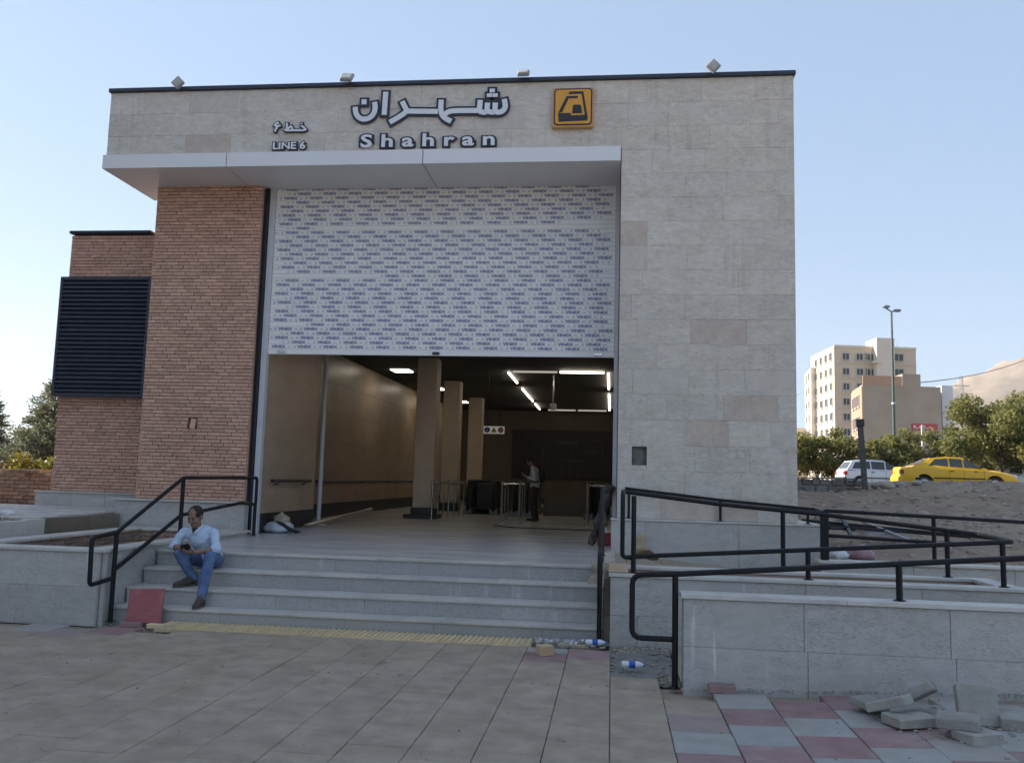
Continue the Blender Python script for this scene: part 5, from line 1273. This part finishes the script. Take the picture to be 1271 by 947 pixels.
# ------------------------------------------------------------------ cars
def car(loc, ang, paint, label, group, style='sedan', name='parked_car', cat='car', extra=None):
    T = empty(name, loc, label, cat, group); M_ = Mx.Translation(loc) @ Mx.Rotation(ang, 4, 'Z')
    glass = mat('car_glass', (.055, .06, .06), .05, .1, 2); blk = mat('car_black', (.014, .014, .015), .5, .1, 5)
    sed = style == 'sedan'; L = 4.4 if sed else 3.65; xr, xf = (-1.32, 1.34) if sed else (-1.12, 1.12); wr_ = .305 if sed else .275; W2 = .85 if sed else .80
    # top line of the body without the cabin, and the cabin outline
    top = [(-L/2, .80), (-L/2+.05, .94), (-1.35, 1.0), (-.6, .96), (.85, .92), (1.5, .86), (L/2-.12, .72), (L/2, .55)] if sed else [(-L/2, .80), (-L/2+.05, .92), (-1.2, .93), (-.6, .92), (.68, .90), (1.2, .85), (L/2-.1, .72), (L/2, .55)]
    cab = [(-1.72, .98), (-1.0, 1.33), (-.45, 1.405), (.12, 1.385), (1.10, .90)] if sed else [(-1.72, .90), (-1.42, 1.33), (-.9, 1.41), (.0, 1.38), (.92, .90)]
    def itp(t, x):
        for (a, za), (b, zb) in zip(t[:-1], t[1:]):
            if a <= x <= b: return za+(zb-za)*(x-a)/(b-a)
        return t[0][1] if x < t[0][0] else t[-1][1]
    xs_ = sorted(set([round(-L/2+L*i/22, 3) for i in range(23)]+[round(c_+wr_*1.18*math.cos(R(a)), 3) for c_ in (xr, xf) for a in range(0, 181, 18)]+[-L/2+.05, L/2-.12, L/2-.03]))
    b = MB(); rows = []
    for x in xs_:
        zb = .22+(.12 if abs(x) > L/2-.08 else 0)
        for c_ in (xr, xf):
            d = wr_*1.18
            if abs(x-c_) < d-1e-4: zb = max(zb, .30+math.sqrt(d*d-(x-c_)**2))
        zt = itp(top, x); w = W2*(1-.10*sstep(L/2-.7, L/2, abs(x))); zm = max(.52, zb+.02)
        zs_ = [(0, zt+.012), (w*.55, zt+.008), (w*.86, zt-.012), (w*.965, zt-.06), (w, max(zm, zt-.22)), (w, zm), (w*.965, min(zb+.02, zm)), (w*.93, zb), (w*.7, zb)]
        rows.append([(x, y, z) for y, z in reversed(zs_)]+[(x, -y, z) for y, z in zs_[1:]])
    k = len(rows[0]); V = [p for r_ in rows for p in r_]; F = [(i*k+j, i*k+j+1, (i+1)*k+j+1, (i+1)*k+j) for i in range(len(rows)-1) for j in range(k-1)]
    F += [tuple(range(k)), tuple(reversed([(len(rows)-1)*k+j for j in range(k)]))]
    b.add([M_ @ Vector(p) for p in V], F)
    # cabin
    def sec(x, z, wl, wt): return [(x, wl, z)]
    cb = MB(); rows = []
    n = len(cab); wb = W2*.93; wt = W2*.72
    belt = .90
    prof = [(x, z) for x, z in cab]
    sy_ = lambda z: wb+(wt-wb)*(z-belt)/(1.36-belt)
    V = []
    for x, z in prof: zl = min(z, itp(top, x)-.03, .93); V += [(x, -wb*1.0-.004, zl), (x, -sy_(max(z, belt)), z), (x, sy_(max(z, belt)), z), (x, wb+.004, zl)]
    F = [(4*i+j, 4*i+j+1, 4*i+5+j, 4*i+4+j) for i in range(n-1) for j in range(3)]+[(0, 1, 2, 3), (4*n-1, 4*n-2, 4*n-3, 4*n-4)]
    cb.add([M_ @ Vector(p) for p in V], F)
    b.add(cb.v, cb.f); body = b.build('body', paint, T, auto=True)
    # glass
    def side_y(z): return wb+(wt-wb)*(z-belt)/(1.36-belt)
    def sidewin(pts, s_):
        t = MB(); P_ = [Vector((x, s_*(side_y(z)+.012), z)) for x, z in pts]; t.prism([M_ @ p for p in P_], M_.to_3x3() @ Vector((0, -s_, 0)), .02); return t
    wins = [[(-.32, .985), (.16, .965), (.16, 1.30), (.10, 1.315), (-.32, 1.335)], [(.22, .965), (.86, .955), (.80, 1.02), (.36, 1.285), (.22, 1.30)], [(-1.15, 1.01), (-.38, .99), (-.38, 1.33), (-.86, 1.29)]] if sed else [[(-.55, .95), (.06, .94), (.06, 1.30), (-.55, 1.325)], [(.12, .94), (.74, .93), (.68, .99), (.24, 1.27), (.12, 1.295)], [(-1.48, .965), (-.61, .955), (-.61, 1.325), (-1.28, 1.27)]]
    for s_ in (1, -1):
        for w_ in wins: sidewin(w_, s_).build('side_window', glass, T)
    def crossq(x0, z0, x1, z1, w0, w1, nm):
        d = Vector((z0-z1, 0, x1-x0)).normalized(); d = d if d.z > 0 else -d
        P_ = [Vector((x0, -w0, z0)), Vector((x0, w0, z0)), Vector((x1, w1, z1)), Vector((x1, -w1, z1))]
        t = MB(); t.prism([M_ @ (p+d*.012) for p in P_], M_.to_3x3() @ d, -.02); t.build(nm, glass, T)
    a, c_ = cab[-1], cab[-2]; crossq(lerp(a[0], c_[0], .10), lerp(a[1], c_[1], .10), lerp(a[0], c_[0], .9), lerp(a[1], c_[1], .9), wb*.90, wt*.92, 'windscreen')
    a, c_ = cab[0], cab[1]; crossq(lerp(a[0], c_[0], .12), lerp(a[1], c_[1], .12), lerp(a[0], c_[0], .9), lerp(a[1], c_[1], .9), wb*.86, wt*.88, 'rear_window')
    for x, s_ in ((xr, 1), (xr, -1), (xf, 1), (xf, -1)):
        t = MB(); ax = M_.to_3x3() @ Vector((0, s_, 0)); c0 = M_ @ Vector((x, s_*(W2-.19), .30))
        t.lathe([(wr_*.6, 0), (wr_*.93, .01), (wr_, .04), (wr_, .14), (wr_*.93, .17), (wr_*.64, .172)], c0, ax, 22); wl = t.build('wheel', RUBBER, T, auto=True)
        t = MB(); t.lathe([(wr_*.66, .12), (wr_*.64, .178), (wr_*.55, .172), (wr_*.25, .178), (.03, .186)], c0, ax, 22); t.build('rim', mat('rim_silver', (.5, .5, .5), .35, .1, 9, metal=.6), wl, auto=True)
    def bx(nm, m_, x0, x1, y0, y1, z0, z1, c_=.012):
        t = MB(); t.cbox(x0, x1, y0, y1, z0, z1, c_, M_); return t.build(nm, m_, T)
    bump = paint if sed else blk
    t = MB(); t.cbox(-L/2-.06, -L/2+.10, -W2*.93, W2*.93, .34, .56, .03, M_); t.build('rear_bumper', bump, T); t = MB(); t.cbox(L/2-.12, L/2+.06, -W2*.92, W2*.92, .28, .52, .03, M_); t.build('front_bumper', bump, T)
    for s_ in (1, -1):
        bx('headlight', mat('lamp_glass', (.6, .62, .62), .1, .1, 9), L/2-.10, L/2+.01, s_*W2*.62-.17, s_*W2*.62+.17, .56, .70)
        bx('tail_light', mat('tail_red', (.30, .012, .012), .25, .1, 9), -L/2-.015, -L/2+.12, s_*W2*.78-.13, s_*W2*.78+.13, .66, .84)
        bx('side_moulding', blk, xr+wr_*1.2, xf-wr_*1.2, s_*(W2+.004)-.008, s_*(W2+.004)+.008, .50, .55, .004)
        bx('mirror', blk if sed else paint, .70, .86, s_*(W2+.07)-.07, s_*(W2+.07)+.07, .95, 1.06, .02)
        for hx in ((-.18, .72) if sed else (-.42, .60)): bx('door_handle', blk, hx-.16, hx-.02, s_*(W2*.995+.006)-.012, s_*(W2*.995+.006)+.012, .80, .83, .004)
        for hx in ((-.36, .19, .95) if sed else (-.58, .09, .78)): bx('door_seam', blk, hx-.005, hx+.005, s_*(W2+.0005)-.002, s_*(W2+.0005)+.002, .30, .86, .001)
        bx('sill', blk, xr+wr_*1.25, xf-wr_*1.25, s_*W2*.96-.02, s_*W2*.96+.02, .20, .27, .006)
    t = MB(); t.cbox(-L/2+.12, L/2-.12, -W2*.7, W2*.7, .17, .5, .02, M_); t.build('underbody', blk, T)
    if sed: bx('roof_sign', mat('taxi_sign', (.65, .62, .55), .5, .05, 5), -.30, -.12, -.22, .22, 1.412, 1.50, .02) if extra == 'sign' else None
    return T
YEL = mat('taxi_yellow', (.78, .44, .012), .28, .03, 2); WHITE = mat('car_white', (.72, .73, .74), .28, .03, 2); SILV = mat('car_silver', (.50, .51, .53), .3, .03, 2, metal=.3)
car((14.0, 38.0, RZ-.03), R(-4), YEL, 'yellow taxi saloon standing on the road at the right', None, name='taxi', cat='taxi')
car((12.85, 44.2, RZ-.03), R(3), WHITE, 'white hatchback on the road behind the dark post, left of the taxi', 'white cars on the road', 'hatch')
car((21.6, 49.0, RZ-.03), R(2), WHITE, 'white saloon parked far behind the front of the taxi', 'white cars on the road')
car((25.6, 54.0, RZ+.1), R(8), SILV, 'silver saloon parked at the right edge of the photo under the big tree', 'white cars on the road')
# ------------------------------------------------------------------ trees along the road
broadleaf((19.9, 47.5, RZ), 5.0, 2.9, 20000, 41, .17, bare=.16, label='largest leafy street tree at the right edge, crown well above the others', group='street trees along the road')
broadleaf((23.4, 49.5, RZ), 4.7, 2.6, 11000, 42, .17, bare=.16, label='leafy street tree at the far right edge, partly behind the largest one', group='street trees along the road')
labs = ['leafy low street tree beside the white pier, leftmost of the row', 'second low street tree from the white pier in the row', 'low street tree above the rear of the white hatchback', 'low street tree right behind the dark leaning post', 'low street tree behind the bonnet of the white hatchback, at the lamp post', 'low street tree above the rear of the taxi', 'low street tree above the roof of the taxi', 'low street tree between the taxi roof and the largest tree']
for i, x in enumerate((11.0, 12.9, 14.7, 16.6, 18.0, 19.4, 21.2, 23.0)):
    broadleaf((x, 56+.6*(i % 3), RZ), 3.35+.35*((i*7) % 3)/2, 1.85, 7000, 50+i, .17, bare=.04, label=labs[i], group='street trees along the road')
# street lamp
SLm = empty('street_lamp', (18.5, 60, RZ), 'tall thin green street lamp with two heads in front of the apartment block', 'lamp')
t = MB(); t.tube([(18.5, 60, RZ), (18.5, 60, 5), (18.5, 60, 13.65)], [.12, .10, .06], 10); t.build('pole', mat('lamp_green', (.035, .075, .06), .5, .1, 3), SLm, auto=True)
t = MB()
for z in (4.0, 7.4): t.lathe([(.13, 0), (.13, .12)], (18.5, 60, z), seg=10)
t.build('collar', ALUJ, SLm)
t = MB(); t.tube([(18.1, 60, 13.9), (18.5, 60, 13.62), (18.95, 60, 13.72)], .045, 8); t.build('arm', MATS['lamp_green'], SLm)
for sx, z in ((-1, 13.98), (1, 13.72)):
    t = MB(); ell(t, (18.52+sx*.36, 60, z-.02), (.26, .2, .11)); t.build('lamp_head', mat('lamp_head', (.16, .22, .27), .4, .1, 4), SLm, smooth=True)
t = MB(); t.cbox(20.25, 20.45, 60, 60.15, RZ-.2, 6.05, .01); t.build('post', PALE, loc=(20.35, 60, RZ), label='short cream concrete post in front of the brown apartment wall', cat='post')
# ------------------------------------------------------------------ buildings beyond
CREAM = mat('cream_stone', (.56, .47, .36), .85, .06, .2, .1, 8); CREAML = mat('pale_stone', (.62, .56, .48), .85, .05, .2, .1, 8)
CONC = mat('bare_concrete', (.36, .31, .25), .92, .12, .25, .2, 6, col2=(.31, .265, .21), c2scale=.12, c2amt=.5); ORB = mat('orange_brick', (.40, .25, .18), .9, .1, 2, .2, 20); PINKS = mat('pink_stone', (.42, .29, .24), .9, .08, .4)
def quad_block(name, base, z0, z1, m_, label, cat='building', group=None):
    """block on an arbitrary 4 point footprint (front corner first, anticlockwise seen from above)"""
    T = empty(name, (base[0][0], base[0][1], z0), label, cat, group); t = MB(); k = len(base)
    t.prism([(x, y, z0-2) for x, y in base], (0, 0, 1), z1-z0+2); t.build('wall', m_, T); return T
def face_windows(T, a, b, us, zs, w, h, m_frame=None, off=.08, band=None):
    a = Vector((*a, 0)); b = Vector((*b, 0)); d = (b-a).normalized(); n_ = Vector((d.y, -d.x, 0)); L = (b-a).length
    for u in us:
        for z in zs:
            c = a+d*(u*L)+Vector((0, 0, z)); Mw = Mx(((d.x, n_.x, 0, c.x), (d.y, n_.y, 0, c.y), (0, 0, 1, c.z), (0, 0, 0, 1)))
            t = MB(); e = .12
            for q_ in ((-w/2, -w/2+e, 0, h), (w/2-e, w/2, 0, h), (-w/2+e, w/2-e, 0, e), (-w/2+e, w/2-e, h-e, h), (-.05, .05, e, h-e)): t.box(q_[0], q_[1], .01, .01+off*2, q_[2], q_[3], Mw)
            t.box(-w/2-.1, w/2+.1, .01, .22, -.12, -.01, Mw)
            f = t.build('window', m_frame or FRAMEM, T); t = MB(); t.box(-w/2+e, w/2-e, .015, .06, e, h-e, Mw); t.build('pane', GLASSD, f)
def bands(T, a, b, zs, m_, th=.16, pr=.14):
    a = Vector((*a, 0)); b = Vector((*b, 0)); d = (b-a).normalized(); n_ = Vector((d.y, -d.x, 0)); L = (b-a).length; Mw = Mx(((d.x, n_.x, 0, a.x), (d.y, n_.y, 0, a.y), (0, 0, 1, 0), (0, 0, 0, 1)))
    for z in zs: t = MB(); t.box(0, L, .005, pr, z, z+th, Mw); t.build('string_course', m_, T)
# tall cream apartment block: left face narrow and sunlit, right face broad
p0, p1, p2, p3 = (44.4, 180), (61.0, 183), (60, 200), (43.4, 196)
A1 = quad_block('apartment_building', [p0, p1, p2, p3], 0, 30.0, CREAM, 'tall cream apartment block with a white sunlit left side and many small windows', group='apartment buildings beyond the road')
t = MB(); t.prism([(p0[0]-.15, p0[1]-.1, 30.01), (p1[0]+.1, p1[1]-.15, 30.01), (p1[0]+.1, p1[1]+.4, 30.01), (p0[0]-.15, p0[1]+.4, 30.01)], (0, 0, 1), .45); t.build('parapet', CREAML, A1)
t = MB(); t.prism([(p0[0]-.20, p0[1]-.05, 2), (p0[0]-.02, p0[1]+.05, 2), (p3[0]-.02, p3[1], 2), (p3[0]-.2, p3[1]-.1, 2)], (0, 0, 1), 28.3); t.build('sunlit_side', CREAML, A1)  # thin paler face on the sunlit side, sunlight put into its colour
FL = [28.0-3.05*i for i in range(9)]
face_windows(A1, p0, p1, (.13, .30, .43), [z-.6 for z in FL], 1.5, 1.5); face_windows(A1, p0, p1, (.43,), [z-.6 for z in FL], 1.5, 1.5) if False else None
face_windows(A1, p0, p1, (.44,), [z-.55 for z in FL[:5]], 2.6, 1.6); face_windows(A1, p0, p1, (.78,), [z-.5 for z in FL[:4]], 2.2, 1.6)
face_windows(A1, (p3[0]-.2, p3[1]), (p0[0]-.2, p0[1]), (.25, .47, .68, .88), [z-.6 for z in FL], 1.6, 1.7)
bands(A1, p0, p1, [z-1.35 for z in FL], CREAM)
tw = MB(); tw.prism([(52.4, 179.6, 0), (56.0, 180.2, 0), (55.4, 186, 0), (51.8, 185, 0)], (0, 0, 1), 31.9); tw.build('stair_tower', CREAML, A1)
for z in FL: t = MB(); t.box(51.6, 53.2, 179.2, 181, z-1.2, z-.9); t.build('balcony', CREAML, A1)
t = MB()
for i in range(9): x = lerp(45, 60, i/8); t.tube([(x, 185, 30), (x, 185, 30.4+rnd.uniform(.4, 1.6))], .05, 4)
t.build('antenna', STEEL, A1)
t = MB(); t.prism([(43.9, 179.4, 0), (48.6, 180.2, 0), (48.6, 181.2, 0), (43.9, 180.4, 0)], (0, 0, 1), 17.5-.0); t.build('pink_base', PINKS, A1) if False else None
A0 = quad_block('apartment_building', [(42.3, 192), (46, 193), (46, 206), (43.6, 204)], 0, 27.4, CREAML, 'white lower wing half hidden behind the tall cream apartment block', group='apartment buildings beyond the road')
face_windows(A0, (43.6, 204), (42.3, 192), (.3, .7), [z-3 for z in FL[:8]], 1.6, 1.6)
q0, q1 = (38.6, 140), (51.1, 142.5)
A2 = quad_block('apartment_building', [q0, q1, (53, 156), (39.9, 151)], 0, 17.9, CONC, 'bare brown concrete building with an orange brick end and a red banner', group='apartment buildings beyond the road')
t = MB(); t.prism([(q0[0]+.05, 139.95, 17.8), (44.9, 141.2, 17.8), (44.9, 141.4, 17.8), (q0[0]+.05, 140.15, 17.8)], (0, 0, 1), 1.55); t.build('roof_wall', ORB, A2)
t = MB(); t.prism([(45.0, 141.3, 17.9), (47.9, 141.9, 17.9), (47.5, 150, 17.9), (44.6, 149, 17.9)], (0, 0, 1), 1.9); t.build('roof_block', CONC, A2)
t = MB(); t.prism([(38.45, 140.05, 0), (38.58, 140.0, 0), (39.88, 151, 0), (39.76, 151, 0)], (0, 0, 1), 17.6); t.build('brick_end', ORB, A2)
face_windows(A2, (39.76, 151), (38.45, 140.05), (.25, .5, .75), (14.6, 11.2, 7.8, 4.6), 1.5, 1.9)
bn = MB(); dq = (Vector((*q1, 0))-Vector((*q0, 0))).normalized(); nq = Vector((dq.y, -dq.x, 0)); b0 = Vector((46.2, 141.52, 0)); Mw = Mx(((dq.x, nq.x, 0, b0.x), (dq.y, nq.y, 0, b0.y), (0, 0, 1, 0), (0, 0, 0, 1)))
bn.box(0, 4.2, .05, .12, 11.05, 12.05, Mw); BN = bn.build('banner', mat('banner_red', (.42, .055, .065), .7, .06, 2), loc=b0, label='red banner with white Persian writing on the brown concrete wall', cat='banner')
t = MB(); rr = random.Random(2); x = .35
for w, h, dot in ((.3, .5, 0), (.06, .62, 1), (.5, .12, 1), (.12, .5, 0), (.55, .12, 2), (.35, .4, 0), (.06, .6, 0), (.5, .12, 1), (.1, .5, 0), (.3, .3, 1)):
    t.box(x, x+w*.7, .125, .135, 11.36, 11.36+h*.75, Mw)
    for j in range(dot): t.box(x+.05+j*.14, x+.13+j*.14, .125, .135, 11.17, 11.25, Mw)
    x += w*.7+.10
t.build('writing', LETW, BN)
A3 = quad_block('apartment_building', [(52.5, 146), (54.3, 146.3), (54.0, 156), (52.2, 156)], 0, 18.6, mat('white_render', (.62, .63, .66), .8, .04, .5), 'narrow white building just right of the brown concrete one', group='apartment buildings beyond the road')
A4 = quad_block('apartment_building', [(40.2, 202), (44, 203), (43, 212), (39.2, 211)], 0, 15, CREAM, 'small cream building at the left foot of the tall block', group='apartment buildings beyond the road')
# pylon and power lines
PY = empty('pylon', (266, 700, 0), 'thin lattice pylon in front of the hill', 'pylon'); t = MB()
for s_ in (-1, 1):
    for u in (-1, 1): t.tube([(266+s_*3.2, 700+u*3, 0), (266+s_*.7, 700+u*.7, 90)], .22, 4)
for i in range(11):
    z = 8*i; w = 3.2-2.5*i/11; w2 = 3.2-2.5*(i+1)/11; t.tube([(266-w, 697, z), (266+w2, 697, z+8)], .12, 4); t.tube([(266+w, 697, z), (266-w2, 697, z+8)], .12, 4)
t.build('mast', mat('pylon_grey', (.28, .28, .28), .7, .1, 1), PY)
t = MB()
for z in (72, 82): t.box(260, 272, 699.6, 700.4, z, z+.6)
t.build('crossarm', MATS['pylon_grey'], PY)
def wire(nm, a, b, sag, r_, label):
    a, b = Vector(a), Vector(b); t = MB(); t.tube([a.lerp(b, i/16)-Vector((0, 0, sag*4*(i/16)*(1-i/16))) for i in range(17)], r_, 4); t.build(nm, DARKP, loc=a, label=label, cat='power line')
wire('power_line', (60, 186, 23.5), (140, 300, 48), 2.0, .10, 'thin dark power line crossing the sky right of the apartment blocks')
wire('power_line', (20, 120, 14.5), (41.5, 198, 22.5), 1.0, .06, 'thin dark power line between the white pier and the tall apartment block')

# ================================================================== HILLS
def hill(pts, y0, depth, name='hill', m_=None):
    s = MB(); n = 90; mrow = 16
    x0, x1 = pts[0][0], pts[-1][0]
    for j in range(mrow+1):
        v = j/mrow
        for i in range(n+1):
            x = lerp(x0, x1, i/n)
            for (a, za), (b, zb) in zip(pts[:-1], pts[1:]):
                if a <= x <= b: z = lerp(za, zb, sstep(0, 1, (x-a)/(b-a)) if False else (x-a)/(b-a)); break
            k = sstep(0, 1, v)
            z = z*k+(mnoise.fractal(Vector((x*.006, v*3, 7)), 1, 2, 6)*44+mnoise.fractal(Vector((x*.03, v*5, 3)), 1, 2, 5)*16)*k**.5*(1-.5*v)
            s.v.append(Vector((x, y0+depth*v, max(-5, z-6*(1-k)))))
    s.f = [(j*(n+1)+i, j*(n+1)+i+1, (j+1)*(n+1)+i+1, (j+1)*(n+1)+i) for j in range(mrow) for i in range(n)]; s.m = [0]*len(s.f)
    return s.build(name, m_ or HILLM, smooth=True, kind='structure')
HILLM = mat('dry_hill', (.33, .265, .205), .95, .12, .012, .6, .05, col2=(.24, .19, .145), c2scale=.03, c2amt=.5)
hill([(250, 60), (400, 112), (520, 160), (600, 196), (690, 232), (800, 262), (950, 300), (1300, 260)], 1250, 300)
hill([(-900, 40), (-500, 70), (0, 90), (300, 118), (480, 100), (700, 80)], 1900, 250)

# ================================================================== AIR
hb = MB(); hb.box(-2400, 2400, -900, 2400, -6.5, 380)
hm = bpy.data.materials.new('haze'); hm.use_nodes = True; hn = hm.node_tree; hn.nodes.clear()
pv_ = hn.nodes.new('ShaderNodeVolumePrincipled'); pv_.inputs['Color'].default_value = (.86, .88, .92, 1); pv_.inputs['Density'].default_value = .00018; pv_.inputs['Anisotropy'].default_value = .2
ho = hn.nodes.new('ShaderNodeOutputMaterial'); hn.links.new(pv_.outputs[0], ho.inputs['Volume'])
hb.build('haze', hm, kind='stuff')
bpy.data.scenes.remove(TMP)
